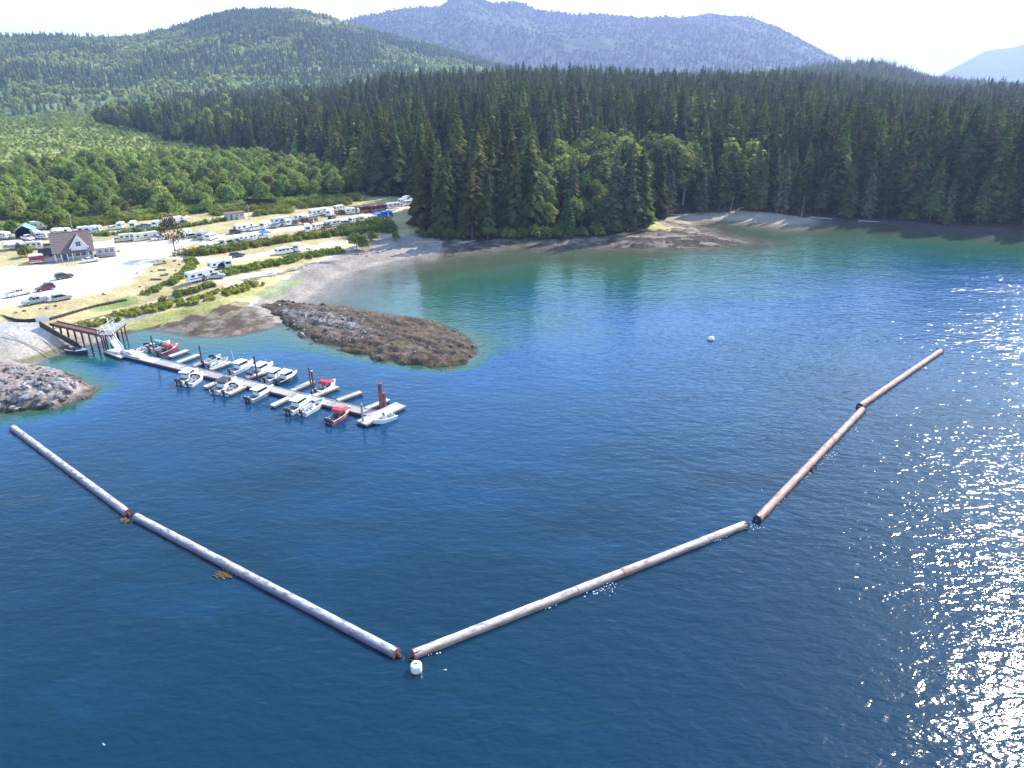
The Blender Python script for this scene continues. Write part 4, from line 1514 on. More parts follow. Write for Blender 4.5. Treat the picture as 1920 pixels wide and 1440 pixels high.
def pickup(paint=M_GREYP, canopy=None):
    r = empty('pickup_truck')
    m = MB()
    m.prism([(-2.8, .55), (-2.8, 1.1), (1.25, 1.12), (2.6, 1.05), (2.85, .9), (2.85, .45), (2.4, .38), (-2.5, .4)], -.98, .98, inset=.08)
    m.build('body', paint, r)
    c = MB(); c.prism([(-1.0, 1.1), (-.85, 1.82), (.55, 1.85), (1.3, 1.12)], -.88, .88, inset=.1)
    cb = c.build('cab', paint, r)
    for s in (-1, 1):
        for x, w in ((-.35, .8), (.5, .55)): win(r, x, s * .885, 1.48, w, .42)
        for x in (-1.75, 1.85): wheel(r, x, s * .88, .4)
        q = MB(); q.box((0, 0, 0), (.06, .3, .18)); q.build('headlight', M_LAMP, r, loc=(2.86, s * .75, .85))
        q = MB(); q.box((0, 0, 0), (.06, .16, .4)); q.build('tail_light', M_TAIL, r, loc=(-2.81, s * .85, .9))
    w = MB(); w.add([(.6, -.74, 1.82), (.6, .74, 1.82), (1.28, .8, 1.16), (1.28, -.8, 1.16), (.56, -.74, 1.8), (.56, .74, 1.8), (1.2, .8, 1.12), (1.2, -.8, 1.12)], [(0, 1, 2, 3), (7, 6, 5, 4), (0, 1, 5, 4), (2, 3, 7, 6), (1, 2, 6, 5), (0, 3, 7, 4)])
    w.build('windscreen', M_GLASS, r)
    if canopy is not None:
        k = MB(); k.prism([(-2.7, 1.1), (-2.55, 1.75), (-1.05, 1.8), (-1.0, 1.1)], -.9, .9, inset=.08); k.build('canopy', canopy, r)
    else:
        k = MB(); k.box((-1.9, 0, 1.118), (1.55, 1.6, .03)); k.build('load_bed', M_DGREY, r)
    b = MB(); b.box((2.88, 0, .5), (.1, 1.8, .2)); b.box((-2.85, 0, .55), (.1, 1.8, .18)); b.build('bumper', M_RIM, r)
    return r


def car(paint=M_GREYP, suv=True, name='parked_car', load=None):
    r = empty(name)
    hh = 1.72 if suv else 1.45
    m = MB()
    m.prism([(-2.25, .45), (-2.3, .95), (-2.1, 1.05), (1.0, 1.05), (2.1, .88), (2.3, .65), (2.25, .35), (-2.1, .32)], -.9, .9, inset=.09)
    m.build('body', paint, r)
    c = MB()
    c.prism([(-2.15 if suv else -1.75, 1.0), (-1.9 if suv else -1.1, hh - .06), (-.1, hh - .04), (1.15, 1.02)], -.82, .82, inset=.12)
    c.build('glasshouse', M_GLASS, r)
    k = MB(); k.prism([(-1.95 if suv else -1.1, hh - .08), (-1.85 if suv else -1.0, hh), (-.2, hh), (.1, hh - .1)], -.72, .72, inset=.08); k.build('roof', paint, r)
    for s in (-1, 1):
        for x in (-1.35, 1.4): wheel(r, x, s * .8, .34, .2)
        q = MB(); q.box((0, 0, 0), (.06, .32, .14)); q.build('headlight', M_LAMP, r, loc=(2.27, s * .66, .72))
        q = MB(); q.box((0, 0, 0), (.06, .26, .2)); q.build('tail_light', M_TAIL, r, loc=(-2.29, s * .68, .85))
    if load is not None:
        k = MB(); k.prism([(-1.0, 0), (-.9, .3), (.5, .34), (.8, 0)], -.55, .55, inset=.1); k.build('roof_box', load, r, loc=(-.7, 0, hh + .02))
    return r


def van(paint=M_WHITE):
    r = empty('camper_van')
    m = MB()
    m.prism([(-2.7, .5), (-2.75, 2.1), (-2.55, 2.3), (1.2, 2.3), (1.9, 1.4), (2.7, 1.15), (2.75, .5), (2.4, .4), (-2.4, .4)], -1.0, 1.0, inset=.1)
    m.build('body', paint, r)
    for s in (-1, 1):
        for x in (-1.7, -.5): win(r, x, s * 1.0, 1.65, .95, .5)
        win(r, .95, s * 1.0, 1.6, .8, .5)
        for x in (-1.7, 1.75): wheel(r, x, s * .88, .36)
    w = MB(); w.add([(1.22, -.85, 2.25), (1.22, .85, 2.25), (1.92, .9, 1.42), (1.92, -.9, 1.42), (1.16, -.85, 2.2), (1.16, .85, 2.2), (1.8, .9, 1.36), (1.8, -.9, 1.36)], [(0, 1, 2, 3), (7, 6, 5, 4), (0, 1, 5, 4), (2, 3, 7, 6), (1, 2, 6, 5), (0, 3, 7, 4)])
    w.build('windscreen', M_GLASS, r)
    win(r, -2.76, 0, 1.65, 1.4, .5, 'x', 'rear_window')
    return r


def boat_trailer():
    r = empty('boat_trailer')
    m = MB(); m.bar((-2.2, .7, .5), (1.4, .7, .5), .1); m.bar((-2.2, -.7, .5), (1.4, -.7, .5), .1); m.bar((1.4, .7, .5), (3.0, 0, .5), .1); m.bar((1.4, -.7, .5), (3.0, 0, .5), .1)
    for x in (-2.1, -.5, 1.2): m.bar((x, -.7, .5), (x, .7, .5), .08)
    m.tube((2.9, 0, 0), (2.9, 0, .5), .04)
    m.build('frame', M_METAL, r)
    for s in (-1, 1): wheel(r, -.8, s * .85, .32)
    return r


def canopy_tent(cloth, w=3.2, h=2.9):
    r = empty('canopy_tent')
    m = MB(); e = w / 2
    m.add([(-e, -e, 2.1), (e, -e, 2.1), (e, e, 2.1), (-e, e, 2.1), (0, 0, h), (-e, -e, 1.85), (e, -e, 1.85), (e, e, 1.85), (-e, e, 1.85)],
          [(0, 1, 4), (1, 2, 4), (2, 3, 4), (3, 0, 4), (0, 1, 6, 5), (1, 2, 7, 6), (2, 3, 8, 7), (3, 0, 5, 8)])
    m.build('cloth', cloth, r)
    for sx in (-1, 1):
        for sy in (-1, 1):
            k = MB(); k.bar((sx * e * .97, sy * e * .97, 0), (sx * e * .97, sy * e * .97, 2.05), .06); k.build('leg', M_METAL, r)
    return r


def campground():
    rd = heading((240, 458), (700, 400))
    lot = heading((52, 570), (140, 552))
    mk = dict(
        tt=lambda: travel_trailer(), tta=lambda: travel_trailer(7.4, M_WHITE, M_GSTRIPE, M_AWN), ttc=lambda: travel_trailer(6.4, M_CREAM, M_STRIPE), ttb=lambda: travel_trailer(7.8, M_WHITE, M_BSTRIPE),
        tts=lambda: travel_trailer(4.6, M_WHITE, M_GSTRIPE), ttd=lambda: travel_trailer(8.0, M_BROWNP, M_STRIPE, M_DAWN), ttu=lambda: travel_trailer(7.6, M_TARP, M_BSTRIPE),
        fw=lambda: fifth_wheel(), fwc=lambda: fifth_wheel(9.0, M_CREAM, M_STRIPE), fwg=lambda: fifth_wheel(9.4, M_WHITE, M_GSTRIPE),
        mh=lambda: motorhome(), mhb=lambda: motorhome(7.4, M_WHITE, M_BSTRIPE), mhf=lambda: motorhome(10.2, M_CREAM, M_GSTRIPE, True), mhd=lambda: motorhome(10.0, M_MAROON, M_STRIPE, True), mhg=lambda: motorhome(8.6, M_GREYP, M_GSTRIPE, True),
        pw=lambda: pickup(M_WHITE), pg=lambda: pickup(M_GREYP), pd=lambda: pickup(M_DGREY), pb=lambda: pickup(M_BLUE), pm=lambda: pickup(M_MAROON, M_GREYP), ps=lambda: pickup(M_SILVER, M_WHITE),
        sg=lambda: car(M_GREYP), sd=lambda: car(M_DGREY), ss=lambda: car(M_SILVER), sw=lambda: car(M_WHITE, False), cb=lambda: car(M_BLUE, False), cr=lambda: car(M_RED, False), sm=lambda: car(M_MAROON, True, load=M_GREYP),
        vn=lambda: van(), vg=lambda: van(M_GREYP), bt=boat_trailer, tw=lambda: canopy_tent(M_WHITE), tb=lambda: canopy_tent(M_TARP), tg=lambda: canopy_tent(M_AWN))
    cats = dict(tt='trailer', fw='trailer', mh='motorhome', p='pickup truck', s='car', c='car', v='van', b='boat trailer', t='canopy tent')
    grp = {'trailer': 'trailers parked in the campground', 'motorhome': 'motorhomes parked in the campground', 'pickup truck': 'pickup trucks in the campground', 'car': 'cars in the campground', 'van': 'vans in the campground', 'boat trailer': None, 'canopy tent': 'canopy tents in the campground'}
    D = math.degrees
    T = [
        # the gravel lot by the sea
        (36, 554, 'pw', D(lot) + 4, 'white pickup truck at the left edge of the gravel lot'), (56, 549, 'bt', D(lot) + 4, 'empty boat trailer behind the white pickup on the gravel lot'),
        (86, 544, 'sm', D(lot) + 180, 'maroon car with a grey roof box on the gravel lot'), (121, 522, 'sd', D(lot), 'dark grey car alone on the gravel lot, farthest of the five from the sea'),
        (68, 569, 'pg', D(lot) + 180, 'grey pickup truck nearest the seaward edge of the gravel lot'), (117, 562, 'ss', D(lot), 'silver car in front of the grey pickup near the seaward edge of the gravel lot'),
        (171, 491, 'sw', D(lot) - 6, 'white car parked in front of the lodge'),
        # left edge and behind the lodge
        (27, 467, 'tta', D(rd) - 30, 'white trailer with an awning, leftmost in the row left of the lodge'), (67, 467, 'ttc', D(rd) - 25, 'cream trailer between the lodge and the leftmost white trailer'),
        (98, 465, 'sg', D(rd) - 20, 'grey car beside the left gable of the lodge'), (70, 446, 'mhb', D(rd) - 80, 'white motorhome beside the teal-roofed shelter'), (53, 450, 'pw', D(rd) - 70, 'white pickup truck in front of the teal-roofed shelter'),
        (117, 441, 'tta', D(rd) - 30, 'white trailer with awning under the alders, behind the lodge roof'), (100, 442, 'cr', D(rd) - 20, 'red car beside the trailer behind the lodge roof'),
        (166, 438, 'mh', D(rd) - 20, 'white motorhome right of the tall pale pole behind the lodge'), (182, 436, 'tts', D(rd) - 40, 'small white trailer just right of the motorhome behind the lodge'),
        (8, 448, 'tt', D(rd) - 60, 'white trailer half hidden by bushes at the left edge of the picture'), (75, 431, 'fwc', D(rd) - 60, 'cream trailer under the trees behind the teal-roofed shelter'),
        # upper row
        (212, 431, 'sw', D(rd) - 10, 'white car at the left end of the upper row of trailers'), (228, 429, 'tts', D(rd) + 60, 'small white trailer at the left end of the upper row'),
        (251, 428, 'mhb', D(rd) + 70, 'white motorhome second from the left in the upper row'), (272, 426, 'cb', D(rd) + 20, 'blue car between two trailers of the upper row'), (293, 426, 'tts', D(rd) + 60, 'small white trailer below the orange-green scrub in the upper row'),
        (327, 421, 'fwg', D(rd) + 10, 'large white trailer at the right end of the upper row'), (352, 418, 'tg', D(rd), 'pale canopy tent right of the large trailer in the upper row'),
        # middle row, by the brown tree
        (239, 452, 'ttc', D(rd) - 10, 'cream trailer right of the lodge at the bend of the road'), (225, 453, 'sw', D(rd) - 10, 'white car hitched before the cream trailer right of the lodge'),
        (274, 450, 'mhf', D(rd) + 5, 'long cream motorhome left of the brown tree'), (300, 450, 'pw', D(rd) - 5, 'white pickup truck between the long motorhome and the brown tree'),
        (349, 444, 'tt', D(rd) + 50, 'white trailer just right of the brown tree crown'), (381, 447, 'mhg', D(rd) + 55, 'grey motorhome on the near side of the camp road'), (398, 449, 'vn', D(rd) + 40, 'white van beside the grey motorhome'),
        (385, 469, 'tta', D(rd) + 60, 'white trailer with awning at the left end of the long hedge'), (408, 465, 'pw', D(rd) + 15, 'white pickup truck at the left end of the long hedge'),
        (432, 458, 'sg', D(rd) + 30, 'grey car on the seaward side of the main road, left of the white trailers'), (446, 456, 'tt', D(rd) + 70, 'white trailer third from the left along the long hedge'), (467, 453, 'ttb', D(rd) + 20, 'white trailer with blue stripe along the long hedge'), (489, 448, 'pw', D(rd), 'white pickup truck along the long hedge'), (498, 446, 'tb', D(rd), 'blue canopy tent along the long hedge'),
        (458, 434, 'fwg', D(rd) + 15, 'white trailer with grey stripe below the flat-roofed shed'), (480, 432, 'pw', D(rd) + 5, 'white pickup truck beside the trailer below the flat-roofed shed'),
        (497, 428, 'mhb', D(rd) + 50, 'white motorhome right of the flat-roofed shed'), (510, 427, 'sw', D(rd), 'white car beside the motorhome right of the shed'), (529, 421, 'fw', D(rd) + 5, 'white trailer in the middle of the main row'),
        (554, 421, 'pd', D(rd) + 60, 'dark pickup truck left of the brown trailer'), (581, 419, 'ttd', D(rd) + 10, 'brown trailer with dark awning in the main row'), (597, 405, 'fwg', D(rd) + 10, 'white trailer behind the brown one'),
        (619, 404, 'ttb', D(rd) + 50, 'white trailer third behind the brown one'), (623, 411, 'sd', D(rd) + 40, 'dark car parked in front of the white trailers'), (661, 401, 'tt', D(rd) - 20, 'white trailer left of the maroon motorhome'),
        (682, 399, 'mhd', D(rd) - 5, 'maroon motorhome near the forest'), (708, 397, 'mhd', D(rd) + 5, 'second maroon motorhome, nearer the forest edge'), (738, 391, 'ttb', D(rd) - 5, 'white trailer near the head of the camp road'), (722, 392, 'pw', D(rd) + 20, 'white pickup truck between maroon motorhome and last trailers'),
        (755, 383, 'tts', D(rd) + 10, 'small white trailer near the tall conifers'), (768, 385, 'vn', D(rd), 'white van last at the head of the camp road'), (762, 378, 'tt', D(rd) + 40, 'white trailer farthest up the camp road'),
        (577, 434, 'mh', D(rd) + 70, 'white motorhome on the seaward side of the road at mid hedge'), (596, 431, 'tts', D(rd) + 20, 'small white trailer just behind the motorhome at mid hedge'), (624, 425, 'ttb', D(rd) + 5, 'white trailer with three dark windows above the hedge'), (649, 421, 'sg', D(rd) + 10, 'grey car above the hedge, right of the trailer with dark windows'),
        (679, 415, 'tt', D(rd) + 60, 'white trailer above the thicket'), (696, 412, 'sw', D(rd) + 20, 'white car above the thicket'), (722, 408, 'ttu', D(rd) - 10, 'trailer covered by a bright blue tarp'), (706, 410, 'tb', D(rd), 'blue canopy tent beside the blue-tarped trailer'),
        # lower lane
        (377, 526, 'fw', D(rd) + 10, 'big white trailer at the left end of the lower lane'), (402, 522, 'ps', D(rd) - 10, 'silver pickup truck with white canopy beside the big trailer on the lower lane'), (412, 504, 'ttb', D(rd) + 10, 'white trailer with blue stripe on the lower lane'), (430, 500, 'mhb', D(rd) + 70, 'white motorhome on the lower lane'),
        (445, 482, 'sd', D(rd) + 5, 'dark car parked against the long hedge on the lower lane'), (533, 476, 'vn', D(rd) + 5, 'white van on the lower lane above the beach'), (558, 470, 'tts', D(rd) + 50, 'small white trailer at the right end of the lower lane'), (582, 467, 'bt', D(rd), 'boat trailer at the right end of the lower lane'),
        (313, 423, 'pg', D(rd) + 20, 'grey pickup truck left of the large trailer in the upper row'), (340, 419, 'sd', D(rd), 'dark car between the large trailer and the pale canopy tent'), (262, 431, 'pd', D(rd) + 30, 'dark pickup truck before the second motorhome of the upper row'),
        (150, 441, 'sd', D(rd) - 20, 'dark car left of the motorhome behind the lodge'), (45, 468, 'sd', D(rd) - 30, 'dark car between the two trailers left of the lodge'), (86, 448, 'tts', D(rd) - 60, 'small white trailer right of the motorhome by the shelter'), (130, 444, 'ss', D(rd) - 10, 'silver car under the tall pale pole'),
        (256, 449, 'sm', D(rd), 'maroon car with a roof box left of the long cream motorhome'), (362, 446, 'sg', D(rd) + 10, 'grey car between the brown tree and the grey motorhome'), (420, 461, 'ttc', D(rd) + 60, 'cream trailer second from the left along the long hedge'), (478, 450, 'sd', D(rd) + 20, 'dark car in the row of trailers along the long hedge'), (455, 457, 'ss', D(rd) + 50, 'silver car between two white trailers along the long hedge'),
        (443, 438, 'sd', D(rd), 'dark car at the left of the trailer below the shed'), (520, 426, 'pg', D(rd) + 40, 'grey pickup truck before the white trailer in the middle of the main row'), (541, 423, 'tts', D(rd) + 70, 'small white trailer left of the dark pickup in the main row'), (566, 413, 'tta', D(rd) + 20, 'white trailer with awning behind the dark pickup in the main row'),
        (606, 402, 'mh', D(rd) + 30, 'white motorhome behind the brown trailer, second of the rear pair'), (640, 402, 'pd', D(rd) + 10, 'dark pickup truck left of the trailer beside the maroon motorhome'), (636, 396, 'ttc', D(rd) + 20, 'cream trailer against the scrub near the forest'), (612, 428, 'pd', D(rd) + 30, 'dark pickup truck left of the trailer with dark windows'), (665, 418, 'mhb', D(rd) + 30, 'white motorhome left of the thicket'), (690, 395, 'pd', D(rd), 'dark pickup truck between the maroon motorhomes'), (746, 386, 'sg', D(rd), 'grey car between the last trailers of the camp road'), (733, 396, 'sw', D(rd) + 20, 'white car before the trailer near the head of the camp road'), (776, 381, 'tts', D(rd) + 30, 'small white trailer under the first tall conifers'),
        (390, 523, 'sd', D(rd) + 20, 'dark car tucked behind the big trailer on the lower lane'), (420, 503, 'sd', D(rd) + 10, 'dark car between trailer and motorhome on the lower lane'), (545, 473, 'sg', D(rd) + 20, 'grey car between van and small trailer on the lower lane'),
        (1118, 414, 'tw', 20, 'small white canopy tent among the trees on the point'),
    ]
    proto = {}
    for px, py, k, ang, lab in T:
        o = mk[k]() if k not in proto else copy_tree(proto[k])
        proto.setdefault(k, o)
        p = onland(px, py)
        if k == 'tw': p = onland(1118, 424)
        o.location = (p.x, p.y, p.z + 0.02)
        o.rotation_euler = (0, 0, R(ang))
        if k[:2] in ('tt', 'fw', 'mh'): o.scale = (.8, .84, .86)
        cat = {'trailer': 'trailer', 'fifth': 'trailer', 'motorhome': 'motorhome', 'travel': 'trailer', 'pickup': 'pickup truck', 'parked': 'car', 'camper': 'van', 'boat': 'boat trailer', 'canopy': 'canopy tent'}[o.name.split('_')[0].split('.')[0]]
        tag(o, lab, cat, grp[cat])


# ------------------------------------------------------------------ buildings
M_SHINGLE = mat('brown_shingles', (0.20, 0.145, 0.125), 0.9, 0.3, 2.5, bump=.03, bscale=8)
M_SIDING = mat('white_siding', (0.72, 0.71, 0.70), 0.6, 0.08, 1)
M_LILAC = mat('pale_grey_siding', (0.50, 0.50, 0.54), 0.6, 0.08, 1)
M_TRIM = mat('white_trim', (0.8, 0.8, 0.78), 0.5)
M_TEALR = mat('teal_roof_metal', (0.16, 0.36, 0.38), 0.45, 0.1, 1)
M_DARK = mat('dark_timber', (0.05, 0.042, 0.036), 0.9, 0.3, 2)
M_WOOD = mat('weathered_timber', (0.27, 0.20, 0.15), 0.85, 0.35, 1.5, stretch=(1, 1, 1))
M_DOOR = mat('door_blue', (0.10, 0.12, 0.2), 0.5)
M_CONC = mat('pale_concrete', (0.46, 0.43, 0.40), 0.9, 0.2, 0.5, bump=.02)


def slab_roof(mb, x0, x1, y0, z0, y1, z1, t=0.16, mi=0):
    """sloping roof slab between the eave line (y0, z0) and the ridge line (y1, z1), along x"""
    vs = [(x0, y0, z0), (x1, y0, z0), (x1, y1, z1), (x0, y1, z1)]
    vs += [(a, b, c - t) for a, b, c in vs]
    mb.add(vs, [(0, 1, 2, 3), (7, 6, 5, 4), (0, 1, 5, 4), (1, 2, 6, 5), (2, 3, 7, 6), (3, 0, 4, 7)], mi)


def framed_window(parent, x, y, z, w, h):
    f = MB(); f.box((0, 0, 0), (w + .2, .1, h + .2)); fo = f.build('window', M_TRIM, parent, loc=(x, y, z))
    g = MB(); g.box((0, -.04, 0), (w, .08, h)); g.build('pane', M_GLASS, fo)
    b = MB(); b.box((0, -.09, 0), (.06, .03, h)); b.box((0, -.09, 0), (w, .03, .06)); b.build('glazing_bar', M_TRIM, fo)
    return fo


def lodge():
    a = heading((104, 492), (180, 484))
    p = onland(142, 489)
    r = empty('lodge', (p.x, p.y, p.z), a, 'two-storey lodge with a steep brown roof and a white front gable beside the gravel lot', 'lodge')
    W, D_ = 10.4, 9.0                        # front along local x, facing -y
    y0 = 2.2
    m = MB(); m.box((0, y0 + D_ / 2, 1.5), (W, D_, 3.0)); m.build('wall', M_LILAC, r)
    g = MB()                                 # gable end walls
    for s in (-1, 1): g.prism([(y0, 3.0), (y0 + D_ / 2, 7.4), (y0 + D_, 3.0)], s * W / 2 - .08, s * W / 2 + .08, axis='X')
    g.build('gable_wall', M_SIDING, r)
    rf = MB()
    slab_roof(rf, -W / 2 - .5, W / 2 + .5, y0 - 2.0, 2.55, y0 + D_ / 2, 7.75)
    slab_roof(rf, -W / 2 - .5, W / 2 + .5, y0 + D_ + .6, 2.55, y0 + D_ / 2, 7.75)
    ro = rf.build('roof', M_SHINGLE, r)
    rows = MB()
    for k in range(9):                       # courses of shingles standing a little proud
        t = (k + .5) / 9
        y, z = (y0 - 2.0) * (1 - t) + (y0 + D_ / 2) * t, 2.55 * (1 - t) + 7.75 * t
        rows.box((0, y, z + .03), (W + .9, .5, .05), rot=Matrix.Rotation(math.atan2(5.2, D_ / 2 + 2.0), 3, 'X'))
    rows.build('shingle_course', M_SHINGLE, ro)['kind'] = 'stuff'
    rc = MB(); rc.bar((-W / 2 - .5, y0 + D_ / 2, 7.8), (W / 2 + .5, y0 + D_ / 2, 7.8), .35, .14); rc.build('ridge_cap', M_SHINGLE, ro)
    # white cross gable
    gx, gw = 1.7, 4.4
    f = MB(); f.prism([(gx - gw / 2, 2.7), (gx - gw / 2, 4.1), (gx, 7.0), (gx + gw / 2, 4.1), (gx + gw / 2, 2.7)], y0 - 1.4, y0 - 1.2)
    fg = f.build('front_gable', M_SIDING, r)
    for s in (-1, 1):
        k = MB()
        vs = [(gx + s * (gw / 2 + .45), y0 - 1.75, 3.65), (gx, y0 - 1.75, 7.3), (gx, y0 + 3.9, 7.3), (gx + s * (gw / 2 + .45), y0 + .6, 3.65)]
        vs += [(x, y, z - .16) for x, y, z in vs]
        k.add(vs, [(0, 1, 2, 3), (7, 6, 5, 4), (0, 1, 5, 4), (1, 2, 6, 5), (2, 3, 7, 6), (3, 0, 4, 7)])
        k.build('gable_roof', M_SHINGLE, r)
        b = MB(); b.bar((gx + s * (gw / 2 + .4), y0 - 1.78, 3.6), (gx, y0 - 1.78, 7.2), .06, .28); b.build('barge_board', M_TRIM, r)
    framed_window(r, gx, y0 - 1.42, 4.9, 1.3, 1.3)
    for x in (-4.3, -1.2, .9, 2.5, 4.3): framed_window(r, x, y0 - .03, 1.6, 1.1, 1.2)
    d = MB(); d.box((0, 0, 0), (1.1, .1, 2.1)); dd = d.build('door', M_DOOR, r, loc=(-2.7, y0 - .04, 1.1))
    k = MB(); k.box((.4, -.08, 0), (.08, .06, .2)); k.build('handle', M_METAL, dd)
    for x in (-5.1, -3.4, -1.8, gx - gw / 2, gx + gw / 2, 5.1):
        k = MB(); k.box((0, 0, 1.25), (.2, .2, 2.5)); k.build('porch_post', M_TRIM, r, loc=(x, y0 - 1.6, 0))
    k = MB(); k.box((0, y0 - 1.0, .08), (W, 2.0, .16)); k.build('porch_floor', M_CONC, r)
    k = MB(); k.box((0, 0, 0), (.6, .6, 1.2)); k.build('chimney', M_CONC, r, loc=(-3, y0 + D_ / 2 + .8, 7.6))
    # lean-to on the left with a dark low roof
    lw = MB(); lw.box((-W / 2 - 1.9, y0 + 2.2, 1.2), (3.6, 3.8, 2.4)); lw.build('lean_to', M_LILAC, r)
    lr = MB(); slab_roof(lr, -W / 2 - 4.2, -W / 2 - .1, y0 - .6, 2.35, y0 + 4.4, 3.3); lr.build('lean_to_roof', M_DARK, r)
    # annexe on the right
    an = empty('annexe', (0, 0, 0), 0, 'white annexe with a pale pitched roof joined to the right of the lodge', 'annexe')
    q = p + Vector((math.cos(a), math.sin(a), 0)) * (W / 2 + 3.3) + Vector((-math.sin(a), math.cos(a), 0)) * 2.0
    an.location = q; an.rotation_euler = (0, 0, a)
    m = MB(); m.box((0, 2.5, 1.5), (5.4, 5.0, 3.0)); m.build('wall', M_LILAC, an)
    m = MB(); slab_roof(m, -3.0, 3.0, -.5, 2.9, 2.5, 4.3); slab_roof(m, -3.0, 3.0, 5.5, 2.9, 2.5, 4.3); m.build('roof', M_SIDING, an)
    for x in (-1.5, .3, 1.8): framed_window(an, x, -.03, 1.7, 1.0, 1.0)
    m = MB(); m.box((0, -1.0, .25), (5.0, 1.6, .5)); m.build('deck', M_WOOD, an)
    # red food stall
    p2 = onland(70, 495)
    st = empty('food_stall', (p2.x, p2.y, p2.z), a, 'small bright red stall trailer left of the lodge', 'food stall')
    m = MB(); m.box((0, 1.2, 1.5), (3.6, 2.2, 1.9)); m.build('body', M_RED, st)
    m = MB(); m.prism([(-2.0, 2.45), (-1.7, 2.75), (1.7, 2.75), (2.0, 2.45)], -.1, 2.5); m.build('roof', M_TRIM, st)
    m = MB(); m.box((0, .06, 1.65), (2.4, .06, .8)); m.build('serving_hatch', M_MAROON, st)
    m = MB(); m.box((0, -.2, 1.15), (2.6, .5, .06)); m.build('counter', M_TRIM, st)
    m = MB(); m.box((0, .08, .62), (3.6, .06, .28)); m.build('skirt', M_TRIM, st)
    for x in (-1, 1): wheel(st, x, .25, .3)
    p3 = onland(92, 492)
    t = canopy_tent(M_MAROON, 2.6, 2.5); t.location = p3; tag(t, 'dark red canopy tent between the red stall and the lodge', 'canopy tent', 'canopy tents in the campground')
    # teal-roofed shelter
    p4 = onland(48, 447)
    sh = empty('shelter', (p4.x, p4.y, p4.z), a - .1, 'dark open shelter with a teal gabled roof under the alders', 'shelter')
    m = MB(); m.prism([(-2.6, 2.6), (0, 4.2), (2.6, 2.6)], 5.9, 6.05); m.build('gable_wall', M_DARK, sh)
    for s in (-1, 1):
        m = MB()
        vs = [(0, -.4, 4.5), (s * 3.1, -.4, 2.6), (s * 3.1, 6.4, 2.6), (0, 6.4, 4.5)]
        vs += [(x, y, z - .14) for x, y, z in vs]
        m.add(vs, [(0, 1, 2, 3), (7, 6, 5, 4), (0, 1, 5, 4), (1, 2, 6, 5), (2, 3, 7, 6), (3, 0, 4, 7)]); m.build('roof_panel', M_TEALR, sh)
        m = MB(); m.box((s * 2.6, 3, 1.3), (.12, 6, 2.6)); m.build('wall', M_DARK, sh)
        for y in (0, 3): m = MB(); m.box((0, 0, 1.3), (.18, .18, 2.6)); m.build('post', M_WOOD, sh, loc=(s * 2.75, y, 0))
    m = MB(); m.box((0, 6.0, 1.3), (5.2, .12, 2.6)); m.build('back_wall', M_DARK, sh)
    # flat-roofed shed with pole
    p5 = onland(443, 412)
    fs = empty('shed', (p5.x, p5.y, p5.z), heading((428, 412), (460, 408)), 'small white shed with a flat brown roof below the alders', 'shed')
    m = MB(); m.box((0, 1.6, 1.25), (7.0, 3.2, 2.5)); m.build('wall', M_LILAC, fs)
    m = MB(); m.box((0, 1.5, 2.62), (7.8, 4.2, .22)); m.build('roof', M_SHINGLE, fs)
    d = MB(); d.box((0, 0, 0), (1, .08, 2)); d.build('door', M_DOOR, fs, loc=(-1.8, -.03, 1.05))
    for x in (0.6, 2.4): framed_window(fs, x, -.03, 1.6, .9, .7)
    for px, py, hgt, lab in ((468, 412, 6.2, 'pale utility pole beside the flat-roofed shed'), (139, 443, 8.4, 'tall pale utility pole behind the lodge')):
        q = onland(px, py)
        u = empty('utility_pole', q, 0.5, lab, 'pole', 'utility poles')
        m = MB(); m.tube((0, 0, -.3), (0, 0, hgt), .14, .1, 8); m.build('shaft', M_PALEBARK, u)
        m = MB(); m.box((0, 0, hgt - .7), (1.6, .1, .12)); m.build('cross_arm', M_PALEBARK, u)
        m = MB(); m.tube((.3, 0, hgt - 1.6), (.3, 0, hgt - .9), .2, .2, 8); m.build('transformer', M_GREYP, u)


